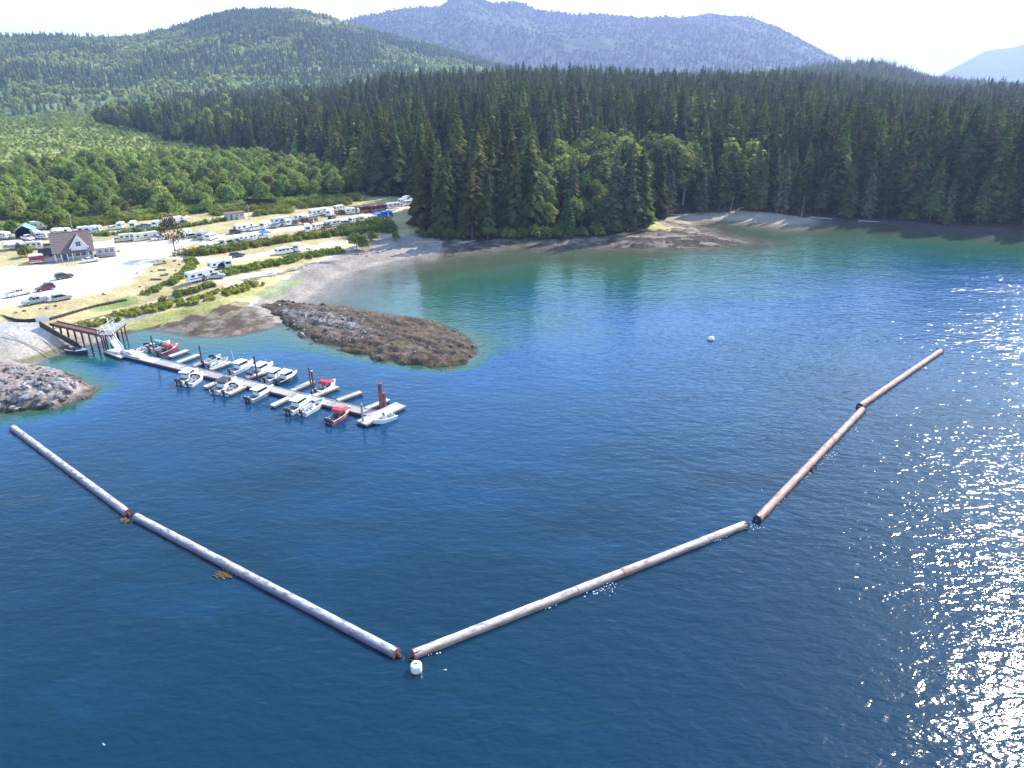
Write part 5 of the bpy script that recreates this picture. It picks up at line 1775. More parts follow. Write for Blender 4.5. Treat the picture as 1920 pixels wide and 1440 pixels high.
def edging():
    # dark timber wall along the top of the ramp, of separate timbers
    r = empty('retaining_wall', onland(40, 600), 0, 'low dark timber retaining wall curving along the top of the boat ramp', 'wall')
    base = r.location.copy()
    line = [(-40, 586), (-10, 588), (5, 591), (18, 597), (32, 602), (48, 604), (64, 604), (78, 602)]
    for a, b in zip(line, line[1:]):
        p, q = onland(*a) - base, onland(*b) - base
        for k in range(3):
            m = MB(); m.bar((p.x, p.y, .12 + .3 * k), (q.x, q.y, .12 + .3 * k), .32 - .02 * k, .27); m.build('timber', M_DARK, r)
    r2 = empty('log_edging', onland(160, 580), 0, 'line of dark logs edging the dry grass above the shore path', 'log edging')
    base = r2.location.copy()
    for k in range(19):
        t0, t1 = k / 19, (k + .86) / 19
        f = lambda t: onland(88 + (238 - 88) * t, 599 - 39 * t - 3 * math.sin(3.1 * t))
        p, q = f(t0) - base, f(t1) - base
        m = MB(); m.tube((p.x, p.y, .22), (q.x, q.y, .22), random.uniform(.36, .44), random.uniform(.34, .42), 8); m.build('log', M_DARK, r2)
    r3 = empty('kerb', onland(200, 590), 0, 'low dark kerb along the seaward side of the shore path', 'kerb')
    base = r3.location.copy()
    line = [(100, 612), (150, 599), (200, 587), (250, 574), (290, 562)]
    for a, b in zip(line, line[1:]):
        p, q = onland(*a) - base, onland(*b) - base
        m = MB(); m.bar((p.x, p.y, .12), (q.x, q.y, .12), .4, .4); m.build('kerb_beam', M_WOOD, r3)
    for i, (px, py) in enumerate(((46, 583), (75, 578), (89, 577), (104, 573), (30, 586), (195, 551), (262, 537), (258, 512), (328, 490), (336, 497), (330, 508), (322, 520), (312, 515), (285, 509), (222, 472), (308, 492))):
        p = onland(px, py)
        o = put_rock(ROCKS if i % 3 else ROCKSD, p.x, p.y, p.z + .12, random.uniform(.4, .75))
        side = 'the seaward edge of the gravel lot' if i < 7 else 'the dry grass by the brown tree'
        tag(o, 'grey boulder lying on ' + side, 'boulder', 'boulders on ' + side)
    for i, (a, b) in enumerate((((283, 525), (303, 525)), ((296, 508), (312, 507)), ((300, 518), (316, 516)), ((288, 498), (312, 494)), ((345, 487), (358, 496)))):
        p, q = onland(*a), onland(*b)
        c = (p + q) / 2
        m = MB(); m.tube(p - c + Vector((0, 0, .25)), q - c + Vector((0, 0, .25)), .3, .24, 8)
        o = m.build('log', M_WOOD); o.location = c
        tag(o, 'weathered log lying on the dry grass beside the gravel lot', 'log', 'logs on the dry grass by the lot')
    # driftwood along the top of the beach and on the far beach
    rr = random.Random(5)
    for k in range(46):
        t = rr.random()
        px = np.interp(t, [0, .4, .75, 1], [455, 575, 760, 880]); py = np.interp(t, [0, .4, .75, 1], [528, 496, 455, 446]) + rr.uniform(-2, 4)
        if 560 < px < 640 and rr.random() < .4: continue
        p = onland(px, py)
        L = rr.uniform(2, 7); an = heading((455, 528), (760, 455)) + rr.uniform(-.6, .6)
        m = MB(); m.tube((-L / 2, 0, .15), (L / 2, 0, .15 + rr.uniform(0, .2)), rr.uniform(.14, .3), rr.uniform(.08, .2), 7)
        o = m.build('drift_log', M_PALEBARK, loc=p, rz=an)
        tag(o, 'bleached drift log on the high-tide line of the shingle beach', 'drift log', 'drift logs on the shingle beach')
    for k, (a, b, s) in enumerate((((1460, 389), (1500, 392), .4), ((1255, 404), (1290, 402), .3), ((1520, 404), (1560, 408), .3), ((1610, 410), (1650, 412), .3))):
        p, q = onland(*a), onland(*b); c = (p + q) / 2
        m = MB(); m.tube(p - c + Vector((0, 0, .3)), q - c + Vector((0, 0, .3)), s, s * .6, 8)
        o = m.build('drift_log', M_PALEBARK); o.location = c
        tag(o, 'bleached fallen trunk on the far beach', 'drift log', 'fallen trunks on the far beach')
    for px, py, h, lean, lab in ((1368, 397, 10, .12, 'leaning bare white snag behind the far beach'), (1503, 404, 11, 0, 'upright bare pale snag at the edge of the far forest')):
        p = onland(px, py)
        r = empty('dead_tree', p, 0.4, lab, 'dead tree')
        m = MB(); m.tube((0, 0, -.3), (lean * h, 0, h), .24, .06, 7); m.build('trunk', M_SNAG, r)
        m = MB()
        for k in range(9):
            z = h * (.35 + .06 * k); a = k * 2.1
            m.tube((lean * z, 0, z), (lean * z + math.cos(a) * (1.6 - .12 * k), math.sin(a) * (1.6 - .12 * k), z + .3), .06, .02, 5)
        m.build('branch', M_SNAG, r)['kind'] = 'stuff'


# ------------------------------------------------------------------ ramp, pier, gangway
M_RUSTB = mat('creosote_timber', (0.17, 0.085, 0.06), 0.85, 0.35, 1.2)
M_PILE = mat('creosoted_pile', (0.12, 0.07, 0.055), 0.85, 0.4, 1.0, col2=(0.055, 0.04, 0.035))
M_REDPILE = mat('red_brown_pile', (0.24, 0.10, 0.075), 0.85, 0.4, 0.8, col2=(0.10, 0.05, 0.045))
M_PLANK = mat('grey_planks', (0.40, 0.37, 0.345), 0.85, 0.25, 1.0, rnd=.12)
M_PALEPL = mat('pale_planks', (0.58, 0.52, 0.45), 0.85, 0.2, 1.0, rnd=.12)
M_ALU = mat('aluminium', (0.66, 0.66, 0.67), 0.4, 0.1, 2, metal=0.3)
M_FLOAT = mat('black_float', (0.03, 0.03, 0.032), 0.6)
M_BILLET = mat('white_float_block', (0.62, 0.6, 0.56), 0.7, 0.2, 1)


def ramp_and_pier():
    top = [(-140, 612), (-60, 600), (20, 606), (86, 608)]
    bot = [(-140, 700), (-40, 694), (48, 690), (128, 658)]
    n, k = 16, 14
    vs, fs = [], []
    for i in range(n + 1):
        t = i / n
        for j in range(k + 1):
            s = j / k * (len(top) - 1); a = min(int(s), len(top) - 2); f = s - a
            p0 = GV(*(np.array(top[a]) * (1 - f) + np.array(top[a + 1]) * f), 3.9)
            p1 = GV(*(np.array(bot[a]) * (1 - f) + np.array(bot[a + 1]) * f), -0.35)
            vs.append(p0.lerp(p1, t))
    for i in range(n):
        for j in range(k):
            q = i * (k + 1) + j
            fs.append((q, q + 1, q + k + 2, q + k + 1))
    V = np.array([tuple(v) for v in vs])
    V[:, 2] += 0.28
    tt = np.repeat(np.arange(n + 1) / n, k + 1)[:, None]
    C = np.array((0.50, 0.465, 0.42)) * (1 - tt) + np.array((0.34, 0.27, 0.19)) * tt
    C = np.where(tt > .82, np.array((0.16, 0.15, 0.08)), C)
    o = np_obj('boat_ramp', V, np.array(fs), M_GROUND, smooth=True, col=C); o['kind'] = 'structure'
    for a, b in (((10, 625), (100, 668)), ((45, 618), (118, 660))):
        p, q = GV(*a, 3.35), GV(*b, .35)
        m = MB(); m.bar(p, q, .14, .1); m.build('ramp_joint', M_WOOD, o)
    # low wall beside the ramp
    w = empty('ramp_wall', GV(78, 612, 3.6), 0, 'dark sloping timber wall along the right side of the boat ramp', 'wall')
    b0 = w.location.copy()
    for z in range(4):
        p, q = GV(76, 612, 3.7) - b0, GV(150, 655, .35) - b0
        m = MB(); m.bar(p + Vector((0, 0, .1 + .34 * z)), q + Vector((0, 0, .1 + .34 * z)), .3 - .02 * z, .31); m.build('timber', M_DARK, w)
    # white notice board at the head of the pier
    p = onland(82, 608)
    s = empty('notice_board', p, heading((60, 610), (105, 604)), 'blank white notice board on two posts at the head of the pier', 'notice board')
    m = MB(); m.box((0, 0, 1.75), (2.6, .08, 1.4)); m.build('panel', M_TRIM, s)
    for x in (-1.1, 1.1): m = MB(); m.box((x, .08, 1.2), (.12, .08, 2.4)); m.build('post', M_TRIM, s)
    # timber pier
    zd = 3.9
    A, B = GV(92, 607, zd), GV(186, 628, zd)
    d = (B - A).normalized(); nrm = Vector((-d.y, d.x, 0))
    pr = empty('timber_pier', A, math.atan2(d.y, d.x), 'narrow red-brown timber pier on piles between the ramp and the gangway', 'pier')
    L = (B - A).length
    w_ = 1.9
    for y in (0.2, w_ - .2):
        m = MB(); m.box((L / 2, y, -.3), (L, .25, .4)); m.build('beam', M_RUSTB, pr)
    nb = int(L / .32)
    m = MB()
    for k in range(nb): m.box(((k + .5) * L / nb, w_ / 2, -.05), (L / nb - .03, w_, .08))
    m.build('decking', M_RUSTB, pr)['kind'] = 'stuff'
    for y in (.05, w_ - .05):
        m = MB(); m.box((L / 2, y, .1), (L, .18, .18)); m.build('kerb_beam', M_RUSTB, pr)
    for k in range(7):
        x = L * (k + .35) / 7
        zg = zat(*(A + d * x).xy) - 1.2
        for y in (.15, w_ - .15):
            m = MB(); m.tube((x, y, zg - zd), (x, y, -.3), .16, .15, 8); m.build('pile', M_PILE, pr)
    # head platform with rails
    C0, C1 = GV(184, 628, zd), GV(214, 606, zd)
    e = (C1 - C0).normalized()
    pl = empty('pier_platform', C0, math.atan2(e.y, e.x), 'railed platform on piles at the end of the timber pier, above the gangway', 'platform')
    LP = (C1 - C0).length; WP = 2.6
    m = MB()
    nb = int(LP / .3)
    for k in range(nb): m.box(((k + .5) * LP / nb, -WP / 2, -.05), (LP / nb - .03, WP, .1))
    m.build('decking', M_PLANK, pl)['kind'] = 'stuff'
    for y in (-.1, -WP + .1):
        m = MB(); m.box((LP / 2, y, -.3), (LP, .25, .36)); m.build('beam', M_RUSTB, pl)
    for y in (0, -WP):
        for z in (.55, 1.1):
            m = MB(); m.bar((0, y, z), (LP, y, z), .07); m.build('rail', M_ALU, pl)
        for k in range(7): m = MB(); m.bar((LP * k / 6, y, 0), (LP * k / 6, y, 1.1), .07); m.build('rail_post', M_ALU, pl)
    for k in range(5):
        for y in (-.3, -WP + .3):
            m = MB(); m.tube((LP * (k + .2) / 4.5, y, -zd - 2.5), (LP * (k + .2) / 4.5, y, -.3), .19, .17, 8); m.build('pile', M_PILE, pl)
    # aluminium gangway down to the float
    g0, g1 = GV(197, 618, zd + .05), GV(228, 662, .75)
    f = (g1 - g0)
    gw = empty('gangway', g0, math.atan2(f.y, f.x), 'white aluminium truss gangway sloping from the platform to the float', 'gangway')
    Lh = math.hypot(f.x, f.y); dz = f.z
    pt = lambda t, y, z: (Lh * t, y, dz * t + z)
    m = MB(); m.bar(pt(0, 0, 0), pt(1, 0, 0), 1.1, .1); m.build('tread', M_PALEPL, gw)
    for y in (-.6, .6):
        for z in (0.02, 1.15):
            m = MB(); m.bar(pt(0, y, z), pt(1, y, z), .09); m.build('chord', M_TRIM, gw)
        for k in range(9):
            m = MB(); m.bar(pt(k / 8, y, 0), pt(k / 8, y, 1.15), .06); m.build('upright', M_TRIM, gw)
            if k < 8: m = MB(); m.bar(pt(k / 8, y, 0.02), pt((k + 1) / 8, y, 1.13), .05); m.build('diagonal', M_TRIM, gw)
    for px, py, h in ((222, 652, 6.0), (211, 640, 5.5)):
        x, y = G(px, py, 0)
        pile('white mooring post beside the gangway', x, y, h, .13, M_TRIM, 'pale posts beside the gangway')


def pile(label, x, y, h, r=.2, mt=None, group=None, cap=False):
    o = empty('piling', (x, y, 0), random.uniform(0, 3), label, 'piling', group)
    m = MB(); m.tube((0, 0, -5), (0, 0, h), r * 1.06, r * .95, 12); m.build('shaft', mt or M_PILE, o)
    m = MB(); m.tube((0, 0, -1.0), (0, 0, .55), r * 1.1, r * 1.09, 12); m.build('weed_band', M_DARK, o)
    m = MB(); m.lathe((0, 0, h), [(r * 1.02, -.05), (r * 1.02, .04), (r * .4, .1)], 12); m.build('cap', mt if not cap else M_TRIM, o)
    return o


# ------------------------------------------------------------------ floating dock
def deck_strip(name, a, b, w, z, parent, mt, side=M_RUSTB, board=.28, billets=True, hgt=.3):
    """a float: boards across, edge beams along, flotation under it; a, b are world points"""
    a, b = Vector((a[0], a[1], 0)), Vector((b[0], b[1], 0))
    d = b - a
    L = d.length
    rz = math.atan2(d.y, d.x)
    root = empty(name, (0, 0, 0))
    root.parent = parent
    root.location = a - parent.location
    root.location.z = 0
    root.rotation_euler = (0, 0, rz)
    m = MB()
    n = max(3, int(L / board))
    for k in range(n):
        m.box(((k + .5) * L / n, 0, z - .03 + random.uniform(-.008, .008)), (L / n - .025, w, .06))
    m.build('decking', mt, root)['kind'] = 'stuff'
    for s in (-1, 1):
        m = MB(); m.box((L / 2, s * (w / 2 - .02), z - .2), (L, .14, .3)); m.build('edge_beam', side, root)
        m = MB(); m.box((L / 2, s * (w / 2 - .09), z + .05), (L, .12, .1)); m.build('bull_rail', mt, root)
    for x in (.07, L - .07):
        m = MB(); m.box((x, 0, z - .2), (.14, w - .2, .3)); m.build('end_beam', side, root)
    if billets:
        k = max(1, int(L / 2.4))
        for i in range(k):
            m = MB(); m.box(((i + .5) * L / k, 0, z - .55), (1.5, w * .8, .5)); m.build('float_drum', M_FLOAT, root)
    return root


def docks():
    z = .55
    A, B = G(240, 664, z), G(703, 776, z)
    dk = empty('floating_dock', (A[0], A[1], 0), 0, 'long floating dock with short fingers and moored boats in the marina basin', 'dock')
    d = Vector((B[0] - A[0], B[1] - A[1])); L = d.length; d.normalize(); n = Vector((-d.y, d.x))

    def on(t): return Vector(A) + d * (L * t)
    nsec = 7
    for k in range(nsec):
        deck_strip('dock_section', on(k / nsec), on((k + .985) / nsec), 2.4, z, dk, M_PALEPL if k == 0 else M_PLANK, M_RUSTB)
    fing = [((318, 668), (352, 656)), ((333, 679), (373, 664)), ((362, 685), (413, 669)), ((395, 692), (433, 678)), ((462, 708), (509, 694)), ((548, 731), (587, 714)),
            ((583, 744), (633, 724)), ((633, 750), (677, 734)), ((683, 767), (728, 748)), ((420, 711), (384, 725)), ((467, 720), (428, 738)), ((548, 742), (510, 760)), ((376, 700), (356, 716))]
    for a, b in fing:
        deck_strip('dock_finger', G(*a, z), G(*b, z), 1.1, z - .02, dk, M_PALEPL, M_WOOD)
    deck_strip('end_float', G(678, 793, z), G(752, 758, z), 2.6, z + .02, dk, M_PALEPL, M_WOOD)
    deck_strip('landing_float', G(206, 655, z), G(238, 667, z), 3.0, z - .03, dk, M_PALEPL, M_RUSTB)
    for px, py, h, r, mt, lab in ((292, 672, 5.2, .17, M_REDPILE, 'red-brown piling at the shoreward end of the dock beside the red boat'), (380, 684, 4.2, .17, M_PILE, 'dark piling between the second and third dock fingers'),
                                  (483, 712, 5.0, .17, M_PILE, 'tall dark piling beside the two white cruisers'), (583, 723, 3.8, .17, M_REDPILE, 'red-brown piling at the tip of the long middle finger'),
                                  (589, 735, 4.4, .17, M_PILE, 'dark piling with a white cap beside the red and white boat'), (716, 768, 5.2, .42, M_REDPILE, 'thick red-brown piling near the outer end of the dock'),
                                  (722, 767, 3.2, .34, M_REDPILE, 'short red-brown piling against the thick one'), (681, 795, 3.8, .2, M_PALEBARK, 'pale piling at the near corner of the end float')):
        x, y = G(px, py, 0)
        pile(lab, x, y, h, r, mt, 'dock pilings', cap='white cap' in lab)
    # mooring cleats and tyres hung on the dock
    for k in range(10):
        p = on((k + .4) / 10)
        m = MB(); m.bar((-.2, 0, .14), (.2, 0, .14), .06); m.box((-.08, 0, .06), (.05, .05, .12)); m.box((.08, 0, .06), (.05, .05, .12))
        o = m.build('cleat', M_METAL, dk); o.location = (p.x + n.x * 1.0 - A[0], p.y + n.y * 1.0 - A[1], z)


# ------------------------------------------------------------------ boats
M_GEL = mat('white_gelcoat', (0.80, 0.79, 0.76), 0.25, 0.05, 1)
M_DECKW = mat('boat_deck', (0.62, 0.60, 0.55), 0.6, 0.1, 2)
M_FLOOR = mat('boat_floor', (0.22, 0.21, 0.20), 0.8, 0.2, 2)
M_ENG = mat('outboard_cowl', (0.025, 0.027, 0.03), 0.3)
M_ENGW = mat('white_cowl', (0.7, 0.7, 0.7), 0.3)
M_CANR = mat('red_canvas', (0.50, 0.05, 0.06), 0.8, 0.15, 1)
M_CANT = mat('teal_canvas', (0.10, 0.40, 0.34), 0.8, 0.15, 1)
M_CANB = mat('dark_canvas', (0.04, 0.05, 0.08), 0.8, 0.15, 1)
M_HBLUE = mat('grey_blue_hull', (0.20, 0.27, 0.32), 0.3, 0.05, 1)
M_HDARK = mat('dark_hull', (0.05, 0.055, 0.075), 0.3, 0.05, 1)
M_HRED = mat('red_hull', (0.38, 0.05, 0.05), 0.3, 0.05, 1)
M_HALU = mat('aluminium_hull', (0.42, 0.43, 0.44), 0.4, 0.1, 1, metal=.4)
M_SEAT = mat('seat_vinyl', (0.55, 0.53, 0.5), 0.5)
M_SEATD = mat('dark_seat_vinyl', (0.10, 0.10, 0.13), 0.5)


def hull(L, B, hullm, deckm, fb=.75):
    m = MB()
    N_ = 12
    ring = []
    for i in range(N_ + 1):
        t = i / N_
        b = B / 2 * (.93 + .07 * min(1, t * 3)) * (1 if t < .48 else max(.015, (1 - ((t - .48) / .52) ** 2.1)))
        kz = -.35 + (0 if t < .55 else .75 * ((t - .55) / .45) ** 2)
        dz = fb + .32 * t * t
        x = -L / 2 + L * t
        ib = max(b - .16, .01)
        fz = .22 if t < .86 else dz - .2
        pts = [(0, kz), (b * .82, min(kz + .28, dz - .1)), (b, dz - .12), (b + .03, dz - .06), (b, dz), (ib, dz), (ib * .97, fz), (0, fz)]
        ring.append([(x, y, z) for y, z in pts])
    k = len(ring[0])
    for s in (1, -1):
        for i in range(N_):
            a, b = ring[i], ring[i + 1]
            for j in range(k - 1):
                q = [a[j], b[j], b[j + 1], a[j + 1]]
                m.add([(x, y * s, z) for x, y, z in q], [(0, 1, 2, 3)], 1 if j >= 4 else 0)
        e = [(x, y * s, z) for x, y, z in ring[0]]
        m.add(e, [tuple(range(6)) + (6, 7)], 0)
    return m


def boat(kind, L=5.6, B=2.2, hm=None, canvas=None, engines=1, cowl=None, antenna=False, seatm=None):
    r = empty('motor_boat')
    hm = hm or M_GEL
    ho = hull(L, B, hm, M_DECKW).build('hull', [hm, M_DECKW], r, smooth=False)
    fl = MB(); fl.box((-L * .18, 0, .235), (L * .58, B * .74, .02)); fl.build('cockpit_floor', M_FLOOR, r)
    fb = .75

    def deckpoly(t0, t1, crown, name, mt):
        m = MB()
        N_ = 7
        prev = None
        for i in range(N_ + 1):
            t = t0 + (t1 - t0) * i / N_
            b = B / 2 * (1 if t < .48 else max(.015, (1 - ((t - .48) / .52) ** 2.1))) - .04
            b = max(b, .01)
            z = fb + .32 * t * t + .02
            x = -L / 2 + L * t
            row = [(x, -b, z), (x, -b * .5, z + crown * .75), (x, 0, z + crown), (x, b * .5, z + crown * .75), (x, b, z)]
            if prev:
                for j in range(4): m.add([prev[j], prev[j + 1], row[j + 1], row[j]], [(0, 1, 2, 3)])
            else: m.add(row + [(x, b, z - .35), (x, -b, z - .35)], [(0, 1, 2, 3, 4, 5, 6)])
            prev = row
        return m.build(name, mt, r)
    if kind in ('runabout', 'canvas'):
        deckpoly(.58, .985, .10, 'foredeck', M_GEL if hm is not M_HALU else M_HALU)
        w = MB()
        xw = -L / 2 + L * .56
        hb = B * .40
        w.add([(xw + .25, -hb, 1.0), (xw + .55, 0, 1.05), (xw + .25, hb, 1.0), (xw - .15, hb * .92, 1.5), (xw + .1, 0, 1.55), (xw - .15, -hb * .92, 1.5),
               (xw - .5, hb * 1.04, .95), (xw - .6, hb, 1.4), (xw - .5, -hb * 1.04, .95), (xw - .6, -hb, 1.4)],
              [(0, 1, 4, 5), (1, 2, 3, 4), (2, 6, 7, 3), (8, 0, 5, 9)])
        wo_ = w.build('windshield', M_GLASS, r)
        sm_ = wo_.modifiers.new('thickness', 'SOLIDIFY'); sm_.thickness = .05
    if kind == 'canvas':
        c = MB(); x0, x1 = -L / 2 + L * .30, -L / 2 + L * .56
        c.prism([(x0, 1.55), (x0 + .2, 2.0), (x1 - .3, 2.05), (x1 + .05, 1.55), (x1 - .1, 1.45), (x0, 1.45)], -B * .42, B * .42, inset=.18)
        c.build('canvas_top', canvas, r)
        for s in (-1, 1):
            for x in (x0 + .05, x1 - .1): k = MB(); k.bar((x, s * B * .4, .8), (x, s * B * .4, 1.5), .05); k.build('canvas_bow', M_METAL, r)
        k = MB(); k.prism([(x1 + .3, 1.12), (x1 + .4, 1.25), (L * .36, 1.16), (L * .40, 1.1)], -B * .26, B * .26, inset=.1); k.build('bow_cover', canvas, r)
    if kind == 'cover':
        deckpoly(.02, .985, .34, 'boat_cover', canvas)
        k = MB(); k.prism([(-L * .1, 1.15), (L * .02, 1.55), (L * .16, 1.5), (L * .24, 1.15)], -B * .3, B * .3, inset=.12); k.build('cover_hump', canvas, r)
    if kind in ('cruiser', 'hardtop'):
        deckpoly(.52, .985, .12, 'foredeck', M_GEL)
        x0, x1 = -L / 2 + L * .30, -L / 2 + L * .62
        c = MB(); hb = B * .39
        c.prism([(x0, .7), (x0 + .05, 1.35), (x1 + .3, 1.35), (x1 + .75, 1.05), (x1 + .75, .9)], -hb, hb, inset=.08); c.build('cabin', M_GEL, r)
        g = MB(); g.prism([(x0 + .12, 1.35), (x0 + .2, 1.9), (x1 - .05, 1.9), (x1 + .28, 1.35)], -hb + .05, hb - .05, inset=.07); g.build('cabin_window', M_GLASS, r)
        t = MB(); t.prism([(x0 - .5, 1.9), (x0 - .45, 2.02), (x1 + .05, 2.04), (x1 + .2, 1.92)], -hb - .04, hb + .04, inset=.08); t.build('hardtop', M_GEL if canvas is None else canvas, r)
        for s in (-1, 1):
            k = MB(); k.bar((x0 - .4, s * hb, .8), (x0 - .4, s * hb, 1.9), .07); k.build('hardtop_post', M_METAL, r)
        if antenna:
            k = MB(); k.bar((x0 + .2, hb * .7, 2.0), (x0 - .2, hb * .7, 4.6), .035); k.build('antenna', M_TRIM, r)
        k = MB()
        for s in (-1, 1):
            k.bar((L * .12, s * B * .42, 1.35), (L * .44, s * B * .1, 1.6), .035)
            for x, y in ((.12, .42), (.28, .3), (.42, .12)): k.bar((L * x, s * B * y, .9), (L * x, s * B * y, 1.4 + x * .4), .03)
        k.build('bow_rail', M_METAL, r)
    if kind == 'open':
        c = MB(); c.box((-L * .02, 0, .75), (.7, .8, 1.0), taper=.85); c.build('console', M_GEL, r)
        w = MB(); w.box((.2 - L * .02, 0, 1.45), (.05, .75, .45)); w.build('windshield', M_GLASS, r)
        for x in (-.12, .22, .34): k = MB(); k.box((L * x, 0, .5), (.32, B * .7 * (1 if x < .2 else .75 if x < .3 else .5), .08)); k.build('thwart', M_SEAT, r)
    if kind in ('runabout', 'canvas', 'open', 'hardtop', 'cruiser'):
        for y in (-B * .2, B * .2):
            xs_ = -L * .12 if kind != 'open' else -L * .3
            k = MB(); k.box((xs_, y, .5), (.5, .5, .5)); k.box((xs_ - .25, y, .88), (.12, .5, .5)); k.build('seat', seatm or M_SEAT, r)
        k = MB(); k.box((-L * .42, 0, .48), (.45, B * .72, .4)); k.build('stern_bench', seatm or M_SEAT, r)
    for i in range(engines):
        y = 0 if engines == 1 else (-.38 + .76 * i)
        k = MB(); k.box((-L / 2 - .2, y, .35), (.2, .22, 1.3), taper=1.0); k.box((-L / 2 - .1, y, .75), (.3, .3, .2)); eo = k.build('outboard_motor', M_ENG, r)
        q = MB(); q.prism([(-L / 2 - .62, .95), (-L / 2 - .66, 1.2), (-L / 2 - .5, 1.48), (-L / 2 - .1, 1.42), (-L / 2 + .02, 1.15), (-L / 2 - .05, .92)], y - .2, y + .2, inset=.06); q.build('cowling', cowl or M_ENG, eo)
    return r


def boats():
    """each boat: photo pixels of stern and bow on the water, kind, size and look"""
    T = [
        ((262, 660), (292, 648), 'runabout', 6.0, M_GEL, None, 1, 'white runabout behind the shoreward piling, nearest the gangway'),
        ((288, 655), (313, 646), 'canvas', 5.2, M_GEL, M_CANT, 1, 'white boat with a teal top between the first white runabout and the red boat'),
        ((302, 663), (330, 652), 'canvas', 5.4, M_HRED, M_CANR, 1, 'red boat with a red canvas top beside the first dock finger'),
        ((268, 672), (232, 664), 'cover', 6.6, M_HBLUE, M_AWN, 0, 'grey-blue hulled boat under a pale cover at the shoreward end of the dock'),
        ((398, 689), (424, 677), 'open', 5.2, M_HALU, None, 1, 'aluminium open boat between the third and fourth fingers'),
        ((388, 682), (410, 672), 'runabout', 4.8, M_HALU, None, 1, 'small grey runabout against the third finger'),
        ((440, 697), (468, 684), 'cruiser', 6.4, M_GEL, None, 1, 'white cabin cruiser left of the tall dark piling'),
        ((478, 702), (505, 688), 'cruiser', 6.8, M_GEL, None, 2, 'larger white cabin cruiser right of the tall dark piling'),
        ((506, 712), (528, 701), 'cruiser', 5.8, M_GEL, None, 1, 'white cabin boat third along the far side of the dock'),
        ((526, 716), (552, 704), 'hardtop', 5.6, M_HDARK, M_GEL, 1, 'dark-hulled boat with a white hardtop on the far side of the dock'),
        ((597, 735), (626, 719), 'canvas', 5.6, M_GEL, M_CANR, 1, 'white boat with red canvas on the far side of the dock'),
        ((340, 717), (368, 699), 'hardtop', 6.4, M_GEL, None, 2, 'white hardtop boat with two dark outboards, first on the near side'),
        ((354, 722), (380, 704), 'runabout', 5.4, M_GEL, None, 1, 'white runabout second on the near side of the dock'),
        ((408, 733), (438, 716), 'hardtop', 6.6, M_GEL, M_CANB, 1, 'white boat with a dark top lying left of the second near finger'),
        ((424, 738), (453, 722), 'runabout', 5.2, M_GEL, None, 1, 'white runabout tight against the second near finger'),
        ((470, 750), (510, 730), 'hardtop', 6.6, M_HALU, M_GEL, 2, 'grey boat with a white hardtop and twin dark outboards on the near side'),
        ((545, 772), (580, 750), 'hardtop', 6.6, M_GEL, None, 2, 'white hardtop boat, left of the pair at mid dock'),
        ((570, 775), (605, 754), 'open', 6.2, M_GEL, None, 1, 'white open boat with centre console, right of the pair at mid dock'),
        ((618, 793), (657, 768), 'canvas', 6.2, M_HRED, M_CANR, 2, 'red boat with a bright red canvas top near the outer end of the dock'),
        ((738, 781), (703, 794), 'open', 4.6, M_GEL, None, 0, 'small white dinghy tied to the outer side of the end float'),
        ((128, 656), (166, 662), 'runabout', 5.6, M_HDARK, None, 1, 'dark-hulled boat with white deck at the foot of the boat ramp'),
    ]
    for a, b, kind, L, hm, can, eng, lab in T:
        p, q = GV(*a, .3), GV(*b, .3)
        c = (p + q) / 2
        o = boat(kind, L, 2.3 if L > 5 else 1.8, hm, can, eng, None, antenna='left of the tall' in lab or 'third along' in lab, seatm=M_SEATD if hm in (M_HRED, M_HDARK) else None)
        o.location = (c.x, c.y, random.uniform(-.02, .04))
        o.rotation_euler = (R(random.uniform(-1, 1)), R(random.uniform(-1, .5)), math.atan2(q.y - p.y, q.x - p.x))
        tag(o, lab, 'boat', 'boats moored at the floating dock' if 'ramp' not in lab else None)


